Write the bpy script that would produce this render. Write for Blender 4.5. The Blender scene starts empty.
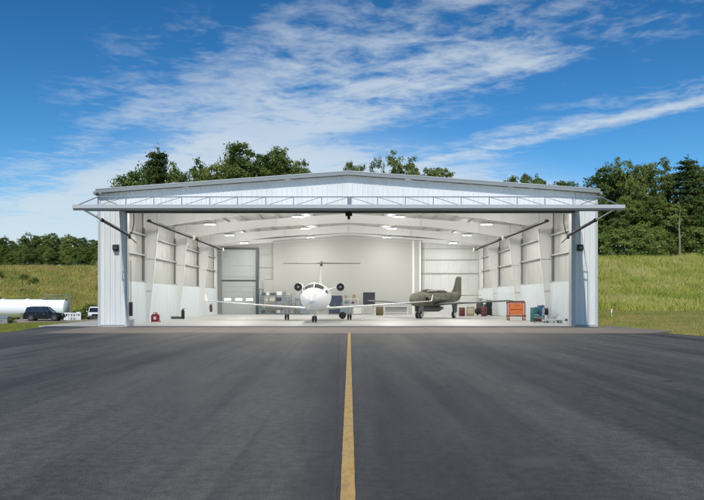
import bpy, math, random
import numpy as np
from mathutils import Vector, Matrix
R = math.radians
rng = np.random.default_rng(7)
random.seed(7)
SC = bpy.context.scene
COL = SC.collection

# ---------------------------------------------------------------- materials
def new_mat(name):
    m = bpy.data.materials.new(name); m.use_nodes = True
    nt = m.node_tree; b = nt.nodes['Principled BSDF']
    return m, nt, b

def mat(name, col, rough=0.6, metal=0.0, var=0.08, scale=3.0, bump=0.0, bscale=40.0, stretch=(1, 1, 1), spec=0.5, dirt=None, dirtamt=0.3, dscale=0.6):
    """Base colour with real surface variation (object-space noise), optional blotchy dirt and fine bump."""
    m, nt, b = new_mat(name)
    N, L = nt.nodes, nt.links
    tc = N.new('ShaderNodeTexCoord'); mp = N.new('ShaderNodeMapping')
    mp.inputs['Scale'].default_value = stretch
    L.new(tc.outputs['Object'], mp.inputs['Vector'])
    nz = N.new('ShaderNodeTexNoise'); nz.inputs['Scale'].default_value = scale; nz.inputs['Detail'].default_value = 5
    L.new(mp.outputs[0], nz.inputs['Vector'])
    mix = N.new('ShaderNodeMix'); mix.data_type = 'RGBA'
    c = Vector(col)
    mix.inputs[6].default_value = (*(c * (1 - var)), 1); mix.inputs[7].default_value = (*[min(1, x) for x in c * (1 + var)], 1)
    L.new(nz.outputs['Fac'], mix.inputs[0])
    out = mix.outputs[2]
    if dirt is not None:
        n2 = N.new('ShaderNodeTexNoise'); n2.inputs['Scale'].default_value = dscale; n2.inputs['Detail'].default_value = 8; n2.inputs['Roughness'].default_value = 0.65
        L.new(mp.outputs[0], n2.inputs['Vector'])
        rp = N.new('ShaderNodeMapRange'); rp.inputs[1].default_value = 0.45; rp.inputs[2].default_value = 0.75; rp.inputs[4].default_value = dirtamt
        L.new(n2.outputs['Fac'], rp.inputs[0])
        m2 = N.new('ShaderNodeMix'); m2.data_type = 'RGBA'
        L.new(rp.outputs[0], m2.inputs[0]); L.new(out, m2.inputs[6]); m2.inputs[7].default_value = (*dirt, 1)
        out = m2.outputs[2]
    L.new(out, b.inputs['Base Color'])
    b.inputs['Roughness'].default_value = rough; b.inputs['Metallic'].default_value = metal
    b.inputs['Specular IOR Level'].default_value = spec
    if bump > 0:
        n3 = N.new('ShaderNodeTexNoise'); n3.inputs['Scale'].default_value = bscale; n3.inputs['Detail'].default_value = 4
        L.new(tc.outputs['Object'], n3.inputs['Vector'])
        bp = N.new('ShaderNodeBump'); bp.inputs['Strength'].default_value = bump; bp.inputs['Distance'].default_value = 0.01
        L.new(n3.outputs['Fac'], bp.inputs['Height']); L.new(bp.outputs[0], b.inputs['Normal'])
    return m

def emit_mat(name, col, strength):
    m, nt, b = new_mat(name)
    b.inputs['Base Color'].default_value = (*col, 1)
    b.inputs['Emission Color'].default_value = (*col, 1); b.inputs['Emission Strength'].default_value = strength
    return m

def leaf_mat(name, c1, c2, c3, scale=0.55):
    m, nt, b = new_mat(name); N, L = nt.nodes, nt.links
    tc = N.new('ShaderNodeTexCoord'); oi = N.new('ShaderNodeObjectInfo')
    nz = N.new('ShaderNodeTexNoise'); nz.inputs['Scale'].default_value = scale; nz.inputs['Detail'].default_value = 3; nz.noise_dimensions = '4D'
    L.new(tc.outputs['Object'], nz.inputs['Vector'])
    mw = N.new('ShaderNodeMath'); mw.operation = 'MULTIPLY'; mw.inputs[1].default_value = 37; L.new(oi.outputs['Random'], mw.inputs[0]); L.new(mw.outputs[0], nz.inputs['W'])
    n2 = N.new('ShaderNodeTexWhiteNoise'); n2.noise_dimensions = '3D'
    gm = N.new('ShaderNodeNewGeometry')
    n3 = N.new('ShaderNodeTexNoise'); n3.inputs['Scale'].default_value = 9; n3.inputs['Detail'].default_value = 1; L.new(tc.outputs['Object'], n3.inputs['Vector'])
    ad = N.new('ShaderNodeMath'); ad.operation = 'MULTIPLY_ADD'; ad.inputs[1].default_value = 0.45; L.new(n3.outputs['Fac'], ad.inputs[0]); L.new(nz.outputs['Fac'], ad.inputs[2])
    a2 = N.new('ShaderNodeMath'); a2.operation = 'MULTIPLY_ADD'; a2.inputs[1].default_value = 0.38; L.new(oi.outputs['Random'], a2.inputs[0]); L.new(ad.outputs[0], a2.inputs[2])
    cr = N.new('ShaderNodeValToRGB'); e = cr.color_ramp.elements
    e[0].position = 0.58; e[0].color = (*c1, 1); e[1].position = 1.02; e[1].color = (*c3, 1); k = e.new(0.82); k.color = (*c2, 1)
    L.new(a2.outputs[0], cr.inputs[0]); L.new(cr.outputs[0], b.inputs['Base Color'])
    b.inputs['Roughness'].default_value = 0.55; b.inputs['Specular IOR Level'].default_value = 0.25
    tr = N.new('ShaderNodeBsdfTranslucent'); L.new(cr.outputs[0], tr.inputs['Color'])
    ms = N.new('ShaderNodeMixShader'); ms.inputs[0].default_value = 0.45
    L.new(b.outputs[0], ms.inputs[1]); L.new(tr.outputs[0], ms.inputs[2])
    L.new(ms.outputs[0], nt.nodes['Material Output'].inputs['Surface'])
    return m

M = {}
M['panel'] = mat('white_steel_panel', (0.69, 0.705, 0.685), 0.5, var=0.04, scale=0.7, stretch=(1, 1, .25), dirt=(0.40, 0.395, 0.37), dirtamt=0.3, dscale=0.8)
M['trim'] = mat('grey_trim', (0.24, 0.255, 0.25), 0.45, var=0.06, scale=0.8)
M['trim_light'] = mat('light_trim', (0.48, 0.50, 0.495), 0.45, var=0.04)
M['roof'] = mat('roof_steel', (0.42, 0.43, 0.45), 0.4, metal=0.3, var=0.08, scale=0.4)
M['liner'] = mat('wall_liner_white', (0.74, 0.79, 0.81), 0.4, var=0.03, scale=0.8, dirt=(0.55, 0.55, 0.52), dirtamt=0.15)  # cool skylight from the door opening is put into this liner colour
M['insul'] = mat('insulation_facing', (0.48, 0.48, 0.455), 0.5, var=0.12, scale=0.9, dirt=(0.42, 0.42, 0.38), dirtamt=0.4, dscale=0.7, bump=0.6, bscale=2.2)
M['ceil'] = mat('ceiling_liner', (0.56, 0.56, 0.53), 0.5, var=0.10, scale=0.35, stretch=(1, .3, 1), bump=0.4, bscale=1.5)
M['frame'] = mat('frame_steel_white', (0.84, 0.84, 0.82), 0.45, var=0.04, scale=1.2)
M['girt'] = mat('girt_steel', (0.42, 0.43, 0.41), 0.45, var=0.05)
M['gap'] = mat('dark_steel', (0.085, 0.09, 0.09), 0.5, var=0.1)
M['backwall'] = mat('back_wall_board', (0.47, 0.475, 0.45), 0.55, var=0.03, scale=0.4, dirt=(0.50, 0.50, 0.45), dirtamt=0.25, dscale=0.3)
M['doorpanel'] = mat('door_panel', (0.44, 0.46, 0.46), 0.45, var=0.03)
M['lilac'] = mat('door_frame_paint', (0.46, 0.47, 0.47), 0.45, var=0.05, scale=1.5)
M['truss'] = mat('truss_paint', (0.17, 0.19, 0.22), 0.5, var=0.06)
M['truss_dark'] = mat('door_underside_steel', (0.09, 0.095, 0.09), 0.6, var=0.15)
M['black'] = mat('black_paint', (0.010, 0.010, 0.011), 0.6, var=0.1)
M['rubber'] = mat('rubber', (0.022, 0.022, 0.024), 0.8, var=0.15)
M['chrome'] = mat('bright_metal', (0.65, 0.66, 0.68), 0.22, metal=0.9, var=0.04)
M['glass'] = mat('dark_glass', (0.02, 0.025, 0.03), 0.08, var=0.1, spec=0.7)
M['jet'] = mat('jet_white_paint', (0.88, 0.885, 0.89), 0.36, var=0.02, scale=0.5)
M['jetgrey'] = mat('jet_grey_boot', (0.10, 0.10, 0.09), 0.5, var=0.1)
M['olive'] = mat('olive_drab_paint', (0.125, 0.13, 0.09), 0.65, var=0.22, scale=1.4, dirt=(0.24, 0.23, 0.18), dirtamt=0.9, dscale=1.5)
M['canopyglass'] = mat('dull_canopy_glass', (0.05, 0.055, 0.04), 0.35, var=0.2, scale=3)
M['greywing'] = mat('wing_underside_grey', (0.12, 0.13, 0.12), 0.5, var=0.1)
M['navy'] = mat('navy_cabinet', (0.045, 0.06, 0.10), 0.4, var=0.12)
M['bluegrey'] = mat('blue_grey_steel', (0.20, 0.26, 0.31), 0.45, var=0.1)
M['slate'] = mat('slate_screen', (0.035, 0.04, 0.055), 0.35, var=0.06)
M['red'] = mat('red_paint', (0.36, 0.02, 0.045), 0.35, var=0.1)
M['maroon'] = mat('maroon_paint', (0.12, 0.025, 0.02), 0.5, var=0.2)
M['orange'] = mat('orange_paint', (0.95, 0.24, 0.07), 0.45, var=0.08, dirt=(0.9, 0.45, 0.2), dirtamt=0.3, dscale=2)
M['orange_dk'] = mat('orange_frame', (0.40, 0.09, 0.03), 0.5, var=0.2)
M['blue'] = mat('blue_paint', (0.035, 0.13, 0.25), 0.4, var=0.15)
M['teal'] = mat('teal_plastic', (0.03, 0.17, 0.18), 0.45, var=0.15)
M['white'] = mat('white_enamel', (0.78, 0.78, 0.76), 0.35, var=0.03)
M['cream'] = mat('cream_box', (0.55, 0.52, 0.42), 0.6, var=0.06)
M['card'] = mat('cardboard', (0.33, 0.24, 0.15), 0.8, var=0.12)
M['brown'] = mat('rusty_drum', (0.14, 0.11, 0.06), 0.6, var=0.25, scale=4)
M['tank'] = mat('tank_white', (0.86, 0.87, 0.88), 0.4, var=0.02, scale=0.3, dirt=(0.72, 0.71, 0.67), dirtamt=0.25, dscale=0.3)
M['steel'] = mat('galvanised', (0.42, 0.44, 0.46), 0.4, metal=0.5, var=0.1)
M['carblack'] = mat('black_car_paint', (0.005, 0.005, 0.006), 0.3, var=0.1, spec=0.35)
M['carwhite'] = mat('white_car_paint', (0.75, 0.76, 0.77), 0.2, var=0.02)
M['lamp_off'] = mat('headlamp_lens', (0.55, 0.57, 0.6), 0.1, var=0.05)
M['tail'] = mat('tail_lamp_lens', (0.25, 0.01, 0.01), 0.2, var=0.05)
M['glow'] = emit_mat('lamp_glow', (1.0, 0.97, 0.88), 6.0)
M['doorglow'] = emit_mat('daylight_pane', (0.85, 0.93, 1.0), 1.0)
M['bark'] = mat('bark', (0.11, 0.085, 0.06), 0.9, var=0.3, scale=6, stretch=(1, 1, .2))
M['palebark'] = mat('pale_bark', (0.24, 0.22, 0.17), 0.85, var=0.2, scale=4, stretch=(1, 1, .2))
M['leaf'] = leaf_mat('broad_leaf', (0.055, 0.100, 0.024), (0.125, 0.185, 0.042), (0.20, 0.245, 0.062))
M['leaf_mid'] = leaf_mat('bright_leaf', (0.085, 0.135, 0.03), (0.165, 0.24, 0.05), (0.25, 0.30, 0.075))
M['needle'] = leaf_mat('pine_needle', (0.04, 0.07, 0.026), (0.085, 0.13, 0.042), (0.15, 0.19, 0.06))
M['shrub'] = leaf_mat('shrub_leaf', (0.035, 0.065, 0.018), (0.07, 0.115, 0.025), (0.12, 0.15, 0.04), 1.2)

def asphalt():
    m, nt, b = new_mat('asphalt'); N, L = nt.nodes, nt.links
    tc = N.new('ShaderNodeTexCoord')
    def noise(sc, det, stretch=(1, 1, 1), ro=0.5, dist=0.0):
        mp = N.new('ShaderNodeMapping'); mp.inputs['Scale'].default_value = stretch; L.new(tc.outputs['Object'], mp.inputs['Vector'])
        n = N.new('ShaderNodeTexNoise'); n.inputs['Scale'].default_value = sc; n.inputs['Detail'].default_value = det; n.inputs['Roughness'].default_value = ro; n.inputs['Distortion'].default_value = dist
        L.new(mp.outputs[0], n.inputs['Vector']); return n.outputs['Fac']
    def mr(src, a, c, lo, hi):
        r = N.new('ShaderNodeMapRange'); r.inputs[1].default_value = a; r.inputs[2].default_value = c; r.inputs[3].default_value = lo; r.inputs[4].default_value = hi; L.new(src, r.inputs[0]); return r.outputs[0]
    def mul(a, c):
        k = N.new('ShaderNodeMath'); k.operation = 'MULTIPLY'; L.new(a, k.inputs[0]); L.new(c, k.inputs[1]); return k.outputs[0]
    lanes = mr(noise(0.55, 4, (1, 0.05, 1), 0.55, 0.4), 0.38, 0.62, 0.55, 1.36)
    fine = mr(noise(2.2, 5, (1, 0.22, 1), 0.6), 0.3, 0.7, 0.82, 1.16)
    patch = mr(noise(0.16, 5, (1, 1, 1), 0.6), 0.3, 0.7, 0.84, 1.18)
    grain = mr(noise(48, 3, (1, 1, 1), 0.8), 0.36, 0.64, 0.52, 1.48)
    g2 = mr(noise(7, 7, (1, 1, 1), 0.75), 0.36, 0.64, 0.70, 1.30)
    v = mul(mul(mul(mul(lanes, fine), patch), grain), g2)
    vm = N.new('ShaderNodeVectorMath'); vm.operation = 'SCALE'; vm.inputs[0].default_value = (0.069, 0.0635, 0.0535); L.new(v, vm.inputs['Scale'])
    # bleached stones and pale dust stains
    st = N.new('ShaderNodeTexVoronoi'); st.inputs['Scale'].default_value = 16; L.new(tc.outputs['Object'], st.inputs['Vector'])
    sp = mr(st.outputs['Distance'], 0.05, 0.10, 0.35, 0.0)
    mx = N.new('ShaderNodeMix'); mx.data_type = 'RGBA'; L.new(sp, mx.inputs[0]); L.new(vm.outputs[0], mx.inputs[6]); mx.inputs[7].default_value = (0.13, 0.125, 0.12, 1)
    stn = mr(noise(0.33, 6, (1, .6, 1), 0.65), 0.62, 0.80, 0.0, 0.30)
    m2 = N.new('ShaderNodeMix'); m2.data_type = 'RGBA'; L.new(stn, m2.inputs[0]); L.new(mx.outputs[2], m2.inputs[6]); m2.inputs[7].default_value = (0.12, 0.115, 0.11, 1)
    # thin tyre marks along the taxi direction
    ty = mr(noise(5.5, 2, (1, 0.012, 1), 0.5, 0.1), 0.60, 0.70, 0.0, 0.28)
    m3 = N.new('ShaderNodeMix'); m3.data_type = 'RGBA'; L.new(ty, m3.inputs[0]); L.new(m2.outputs[2], m3.inputs[6]); m3.inputs[7].default_value = (0.018, 0.018, 0.018, 1)
    # one pale dusty patch and a few oil spots
    vd = N.new('ShaderNodeVectorMath'); vd.operation = 'DISTANCE'; L.new(tc.outputs['Object'], vd.inputs[0]); vd.inputs[1].default_value = (1.88, 7.4, 0)
    pd = N.new('ShaderNodeMath'); pd.operation = 'MULTIPLY_ADD'; L.new(noise(5, 5), pd.inputs[0]); pd.inputs[1].default_value = .5; L.new(vd.outputs['Value'], pd.inputs[2])
    m4 = N.new('ShaderNodeMix'); m4.data_type = 'RGBA'; L.new(mr(pd.outputs[0], 0.28, 0.62, 0.45, 0.0), m4.inputs[0]); L.new(m3.outputs[2], m4.inputs[6]); m4.inputs[7].default_value = (0.11, 0.10, 0.095, 1)
    v2 = N.new('ShaderNodeTexVoronoi'); v2.inputs['Scale'].default_value = 0.42; L.new(tc.outputs['Object'], v2.inputs['Vector'])
    po = N.new('ShaderNodeMath'); po.operation = 'MULTIPLY_ADD'; L.new(noise(7, 4), po.inputs[0]); po.inputs[1].default_value = .12; L.new(v2.outputs['Distance'], po.inputs[2])
    m5 = N.new('ShaderNodeMix'); m5.data_type = 'RGBA'; L.new(mr(po.outputs[0], 0.10, 0.15, 0.6, 0.0), m5.inputs[0]); L.new(m4.outputs[2], m5.inputs[6]); m5.inputs[7].default_value = (0.016, 0.015, 0.014, 1)
    L.new(m5.outputs[2], b.inputs['Base Color'])
    b.inputs['Roughness'].default_value = 0.62; b.inputs['Specular IOR Level'].default_value = 0.4
    bp = N.new('ShaderNodeBump'); bp.inputs['Strength'].default_value = 1.0; bp.inputs['Distance'].default_value = 0.01
    L.new(noise(60, 3), bp.inputs['Height']); L.new(bp.outputs[0], b.inputs['Normal'])
    return m
M['asphalt'] = asphalt()
M['apron'] = mat('apron_concrete', (0.19, 0.155, 0.125), 0.75, var=0.2, scale=0.7, stretch=(.25, 1, 1), dirt=(0.10, 0.085, 0.07), dirtamt=0.75, dscale=0.45, bump=0.3)
M['pad'] = mat('pale_concrete', (0.42, 0.40, 0.36), 0.7, var=0.12, scale=1.0, bump=0.3, dirt=(.28, .26, .22), dirtamt=.4)
M['floor'] = mat('floor_concrete', (0.50, 0.495, 0.475), 0.45, var=0.08, scale=0.5, dirt=(0.36, 0.35, 0.31), dirtamt=0.4, dscale=0.4, spec=0.5)
M['joint'] = mat('joint_seal', (0.05, 0.045, 0.04), 0.8)
M['gravel'] = mat('gravel', (0.28, 0.23, 0.18), 0.9, var=0.2, scale=2.0, bump=0.6)
M['yellow'] = mat('worn_yellow_paint', (0.50, 0.315, 0.095), 0.65, var=0.16, scale=11, dirt=(0.12, 0.10, 0.07), dirtamt=0.6, dscale=14, stretch=(1, .35, 1), bump=0.4, bscale=90)
M['yellow_faint'] = mat('faded_yellow_paint', (0.30, 0.25, 0.15), 0.7, var=0.2, scale=2, dirt=(0.12, 0.11, 0.09), dirtamt=0.8, dscale=1.5)

def terrain_mat():
    m, nt, b = new_mat('meadow_ground'); N, L = nt.nodes, nt.links
    tc = N.new('ShaderNodeTexCoord')
    def noise(sc, det, ro=0.6):
        n = N.new('ShaderNodeTexNoise'); n.inputs['Scale'].default_value = sc; n.inputs['Detail'].default_value = det; n.inputs['Roughness'].default_value = ro
        L.new(tc.outputs['Object'], n.inputs['Vector']); return n.outputs['Fac']
    cr = N.new('ShaderNodeValToRGB'); e = cr.color_ramp.elements
    e[0].position = 0.30; e[0].color = (0.12, 0.17, 0.035, 1)
    e[1].position = 0.72; e[1].color = (0.38, 0.31, 0.12, 1)
    k = e.new(0.46); k.color = (0.19, 0.23, 0.05, 1)
    k = e.new(0.58); k.color = (0.29, 0.28, 0.08, 1)
    L.new(noise(0.22, 9, 0.68), cr.inputs[0])
    cr2 = N.new('ShaderNodeMix'); cr2.data_type = 'RGBA'; cr2.blend_type = 'MULTIPLY'; cr2.inputs[0].default_value = 0.6
    g = N.new('ShaderNodeMapRange'); g.inputs[1].default_value = 0.3; g.inputs[2].default_value = 0.7; g.inputs[3].default_value = 0.55; g.inputs[4].default_value = 1.3
    L.new(noise(3.5, 5), g.inputs[0]); L.new(cr.outputs[0], cr2.inputs[6]); L.new(g.outputs[0], cr2.inputs[7])
    L.new(cr2.outputs[2], b.inputs['Base Color']); b.inputs['Roughness'].default_value = 0.95; b.inputs['Specular IOR Level'].default_value = 0.1
    bp = N.new('ShaderNodeBump'); bp.inputs['Strength'].default_value = 0.8; bp.inputs['Distance'].default_value = 0.15
    L.new(noise(4, 5), bp.inputs['Height']); L.new(bp.outputs[0], b.inputs['Normal'])
    return m
M['ground'] = terrain_mat()
def grass_mat(name, c1, c2, c3, sc=0.25):
    m, nt, b = new_mat(name); N, L = nt.nodes, nt.links
    tc = N.new('ShaderNodeTexCoord'); nz = N.new('ShaderNodeTexNoise'); nz.inputs['Scale'].default_value = sc * .7; nz.inputs['Detail'].default_value = 12; nz.inputs['Roughness'].default_value = 0.78
    mp = N.new('ShaderNodeMapping'); mp.inputs['Scale'].default_value = (1, 1, 0.3); L.new(tc.outputs['Object'], mp.inputs['Vector']); L.new(mp.outputs[0], nz.inputs['Vector'])
    cr = N.new('ShaderNodeValToRGB'); e = cr.color_ramp.elements
    e[0].position = 0.34; e[0].color = (*c1, 1); e[1].position = 0.68; e[1].color = (*c3, 1); k = e.new(0.5); k.color = (*c2, 1)
    L.new(nz.outputs['Fac'], cr.inputs[0]); L.new(cr.outputs[0], b.inputs['Base Color']); b.inputs['Roughness'].default_value = 0.7; b.inputs['Specular IOR Level'].default_value = 0.2
    tr = N.new('ShaderNodeBsdfTranslucent'); L.new(cr.outputs[0], tr.inputs['Color'])
    ms = N.new('ShaderNodeMixShader'); ms.inputs[0].default_value = 0.35
    L.new(b.outputs[0], ms.inputs[1]); L.new(tr.outputs[0], ms.inputs[2]); L.new(ms.outputs[0], nt.nodes['Material Output'].inputs['Surface'])
    return m
M['grass_tall'] = grass_mat('tall_grass', (0.28, 0.40, 0.06), (0.57, 0.57, 0.14), (0.80, 0.70, 0.36))
M['grass_dry'] = grass_mat('dry_meadow', (0.22, 0.31, 0.06), (0.50, 0.46, 0.13), (0.66, 0.52, 0.24))
M['grass_mown'] = grass_mat('mown_grass', (0.25, 0.30, 0.07), (0.42, 0.36, 0.12), (0.54, 0.40, 0.19), 0.6)
M['grass_short'] = grass_mat('short_grass', (0.18, 0.26, 0.04), (0.31, 0.32, 0.07), (0.42, 0.32, 0.12), 0.5)

# ---------------------------------------------------------------- mesh helpers
class MB:
    def __init__(s): s.v = []; s.f = []
    def add(s, vs, fs):
        o = len(s.v); s.v += [tuple(v) for v in vs]; s.f += [tuple(i + o for i in f) for f in fs]; return s
    def box(s, c, d, rot=None, taper=1.0):
        x, y, z = d[0] / 2, d[1] / 2, d[2] / 2
        vs = [Vector((sx * x * (taper if sz > 0 else 1), sy * y * (taper if sz > 0 else 1), sz * z)) for sz in (-1, 1) for sx, sy in ((-1, -1), (1, -1), (1, 1), (-1, 1))]
        if rot is not None: vs = [rot @ v for v in vs]
        c = Vector(c)
        return s.add([v + c for v in vs], [(0, 3, 2, 1), (4, 5, 6, 7), (0, 1, 5, 4), (1, 2, 6, 5), (2, 3, 7, 6), (3, 0, 4, 7)])
    def bb(s, x0, x1, y0, y1, z0, z1):
        return s.box(((x0 + x1) / 2, (y0 + y1) / 2, (z0 + z1) / 2), (abs(x1 - x0), abs(y1 - y0), abs(z1 - z0)))
    def loft(s, rings, cap=True, close=True):
        n = len(rings[0]); o = len(s.v)
        for r in rings: s.v += [tuple(p) for p in r]
        for i in range(len(rings) - 1):
            for j in range(n if close else n - 1):
                a = o + i * n + j; b = o + i * n + (j + 1) % n
                s.f.append((a, b, b + n, a + n))
        if cap:
            s.f.append(tuple(o + j for j in range(n))[::-1]); k = o + (len(rings) - 1) * n
            s.f.append(tuple(k + j for j in range(n)))
        return s
    def tube(s, pts, rad, n=10, cap=True):
        pts = [Vector(p) for p in pts]
        if not isinstance(rad, (list, tuple)): rad = [rad] * len(pts)
        rings = []
        up = None
        for i, p in enumerate(pts):
            d = (pts[min(i + 1, len(pts) - 1)] - pts[max(i - 1, 0)]).normalized()
            if up is None:
                up = Vector((0, 0, 1)) if abs(d.z) < 0.9 else Vector((1, 0, 0))
            a = d.cross(up).normalized(); b = a.cross(d).normalized(); up = b
            rings.append([p + (a * math.cos(t) + b * math.sin(t)) * rad[i] for t in [2 * math.pi * k / n for k in range(n)]])
        return s.loft(rings, cap)
    def lathe(s, prof, c=(0, 0, 0), axis='z', n=20):
        """prof: list of (r, h)"""
        rings = []
        for r, h in prof:
            ring = []
            for k in range(n):
                t = 2 * math.pi * k / n; x, y = r * math.cos(t), r * math.sin(t)
                p = {'z': (x, y, h), 'y': (x, h, y), 'x': (h, x, y)}[axis]
                ring.append(Vector(p) + Vector(c))
            rings.append(ring)
        return s.loft(rings, True)
    def prism(s, poly, axis, a, b):
        """poly: 2D outline; extruded from a to b along axis. axis y: poly=(x,z); axis x: poly=(y,z); axis z: poly=(x,y)"""
        def P(p, t): return {'y': (p[0], t, p[1]), 'x': (t, p[0], p[1]), 'z': (p[0], p[1], t)}[axis]
        return s.loft([[P(p, a) for p in poly], [P(p, b) for p in poly]], True)
    def build(s, name, m, parent=None, smooth=False, bevel=0, kind=None, loc=None):
        me = bpy.data.meshes.new(name)
        me.from_pydata(s.v, [], s.f); me.update()
        me.materials.append(m if not isinstance(m, str) else M[m])
        import bmesh
        if len(s.f) < 60000:
            bm = bmesh.new(); bm.from_mesh(me); bmesh.ops.recalc_face_normals(bm, faces=bm.faces)
            if bevel: bmesh.ops.bevel(bm, geom=[e for e in bm.edges if e.is_manifold and e.calc_face_angle(0) > 0.6], offset=bevel, segments=2, affect='EDGES')
            bm.to_mesh(me); bm.free()
        if smooth: smooth_by_angle(me, 40)
        o = bpy.data.objects.new(name, me); COL.objects.link(o)
        if parent is not None: o.parent = parent
        if kind: o['kind'] = kind
        if loc: o.location = loc
        return o

def smooth_by_angle(me, deg):
    me.polygons.foreach_set('use_smooth', [True] * len(me.polygons))
    try: me.set_sharp_from_angle(angle=R(deg))
    except Exception: pass

def fast_mesh(name, V, F, m, parent=None, normals_up=False):
    """V Nx3, F Mxk numpy"""
    me = bpy.data.meshes.new(name); k = F.shape[1]
    me.vertices.add(len(V)); me.vertices.foreach_set('co', V.astype(np.float32).ravel())
    me.loops.add(F.size); me.loops.foreach_set('vertex_index', F.astype(np.int32).ravel())
    me.polygons.add(len(F)); me.polygons.foreach_set('loop_start', np.arange(0, F.size, k, dtype=np.int32))
    me.polygons.foreach_set('loop_total', np.full(len(F), k, dtype=np.int32))
    me.update(calc_edges=True); me.materials.append(M[m] if isinstance(m, str) else m)
    o = bpy.data.objects.new(name, me); COL.objects.link(o)
    if parent is not None: o.parent = parent
    return o

def thing(name, label, cat, loc=(0, 0, 0), rz=0, group=None):
    o = bpy.data.objects.new(name, None); COL.objects.link(o); o.empty_display_size = 0.3
    o.location = loc; o.rotation_euler = (0, 0, rz); tag(o, label, cat, group); return o
def tag(o, label, cat, group=None):
    o['label'] = label; o['category'] = cat
    if group: o['group'] = group
    return o
def copy_tree(o, parent=None):
    c = o.copy(); COL.objects.link(c)
    if parent is not None: c.parent = parent
    for ch in list(o.children): copy_tree(ch, c)
    return c

# ---------------------------------------------------------------- camera model of the photo (704x500)
F_, VX, HY, HC = 750.0, 349.5, 300.0, 1.6
def at(px, py, Y): return Vector(((px - VX) * Y / F_, Y, HC + (HY - py) * Y / F_))
def sstep(a, b, x):
    t = min(1, max(0, (x - a) / (b - a))); return t * t * (3 - 2 * t)
def interp(tab, y):
    if y <= tab[0][0]: return tab[0][1]
    for (a, za), (b, zb) in zip(tab, tab[1:]):
        if y <= b: return za + (zb - za) * (y - a) / (b - a)
    return tab[-1][1]
LP = [(-3000, -1), (30, -0.02), (38, -0.05), (60, -0.45), (90, -1.15), (108, -1.35), (114, -1.1), (146, 7.8), (175, 8.6), (400, 9.5), (3000, 10)]
RP = [(-3000, -1), (28, -0.02), (40, 0.05), (60, 1.1), (75, 3.0), (97, 7.1), (110, 7.6), (400, 9.5), (3000, 10)]
MP = [(-3000, -1), (20, -0.12), (92, -0.12), (104, 5.0), (125, 7.4), (400, 9.5), (3000, 10)]
def terrain(x, y):
    zl, zr, zm = interp(LP, y), interp(RP, y), interp(MP, y)
    if x < 0:
        w = sstep(-16.0, -21.5, x) if y < 90 else sstep(-14, -38, x)
        z = zm + (zl - zm) * w
    else:
        w = sstep(15.0, 18.5, x) if y < 90 else sstep(10, 22, x)
        z = zm + (zr - zm) * w
    if y > 50 and abs(x) > 17: z += 0.18 * math.sin(x * 0.21 + 1) * math.sin(y * 0.17) + 0.08 * math.sin(x * 0.6) * math.sin(y * 0.53)
    return z
# ---------------------------------------------------------------- ground
def make_ground():
    xs = sorted(set([-3000, -1500, -800, -400, -250, -160] + list(np.arange(-120, 121, 2.0)) + [160, 250, 400, 800, 1500, 3000]))
    ys = sorted(set([-1500, -600, -200, -60, -20] + list(np.arange(0, 200, 2.0)) + [220, 260, 320, 400, 600, 1000, 2000, 3000]))
    V = [(x, y, terrain(x, y)) for y in ys for x in xs]; nx = len(xs)
    mb = MB(); mb.v = V
    mb.f = [(j * nx + i, j * nx + i + 1, (j + 1) * nx + i + 1, (j + 1) * nx + i) for j in range(len(ys) - 1) for i in range(nx - 1)]
    o = mb.build('ground', 'ground', smooth=True); o['kind'] = 'structure'
make_ground()

def flat(name, poly, z, m, thick=0.12):
    # the top at z; sides go down into the ground
    mb = MB(); mb.prism(poly, 'z', z - thick, z)
    o = mb.build(name, m); o['kind'] = 'structure'; return o
ASPH = [(-400, -300), (400, -300), (400, -40), (90, 4), (34, 20), (19.5, 27.5), (16.6, 30), (15.6, 33), (15.3, 36.5), (15.6, 41), (17.2, 46.0), (-18.6, 46.0), (-17.4, 40), (-16.9, 36), (-19.5, 32), (-32, 24), (-90, 4), (-400, -40)]
flat('asphalt_taxiway', ASPH, 0.0, 'asphalt', 0.9)
flat('concrete_apron', [(-14.9, 36.1), (14.4, 36.1), (16.6, 38.6), (16.9, 46.0), (-15.5, 46.0), (-15.2, 40)], 0.004, 'apron', 0.05)
flat('side_pad', [(-19.2, 46.3), (-15.5, 45.6), (-15.5, 58), (-19.8, 58)], 0.010, 'pad', 0.25)
flat('hangar_floor', [(-15.0, 45.15), (14.85, 45.15), (14.85, 84.2), (-15.0, 84.2)], 0.03, 'floor', 0.25)
# yellow taxi line, slightly wavering edges
def strip(name, pts, w, z, m, seed=1, jit=0.006, step=0.35):
    rg = random.Random(seed); mb = MB(); L, Rr = [], []
    P = []
    for (a, b) in zip(pts, pts[1:]):
        a, b = Vector(a), Vector(b); n = max(1, int((b - a).length / step))
        P += [a.lerp(b, i / n) for i in range(n)]
    P.append(Vector(pts[-1]))
    for i, p in enumerate(P):
        d = (P[min(i + 1, len(P) - 1)] - P[max(0, i - 1)]).normalized(); nrm = Vector((-d.y, d.x))
        L.append((*(p + nrm * (w / 2 + rg.uniform(-jit, jit))), z)); Rr.append((*(p - nrm * (w / 2 + rg.uniform(-jit, jit))), z))
    n = len(P); mb.add(L + Rr, [(i, i + 1, n + i + 1, n + i) for i in range(n - 1)])
    o = mb.build(name, m); o['kind'] = 'structure'; return o
strip('yellow_line', [(-0.014, -20), (-0.014, 36.0)], 0.122, 0.008, 'yellow', 2, 0.0022, 0.13)
strip('line_edge_seal', [(-0.085, -20), (-0.088, 36.0)], 0.018, 0.004, 'joint', 3, 0.006, 0.2)
strip('pavement_crack', [(-.10, 4), (-.13, 8), (-.20, 12), (-.24, 16), (-.33, 21), (-.36, 26), (-.42, 30), (-.40, 36)], 0.03, 0.004, 'joint', 4, 0.012, 0.15)
strip('apron_edge_line', [(-14.9, 36.02), (-2.2, 36.04)], 0.13, 0.009, 'yellow_faint', 5, 0.02)
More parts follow.
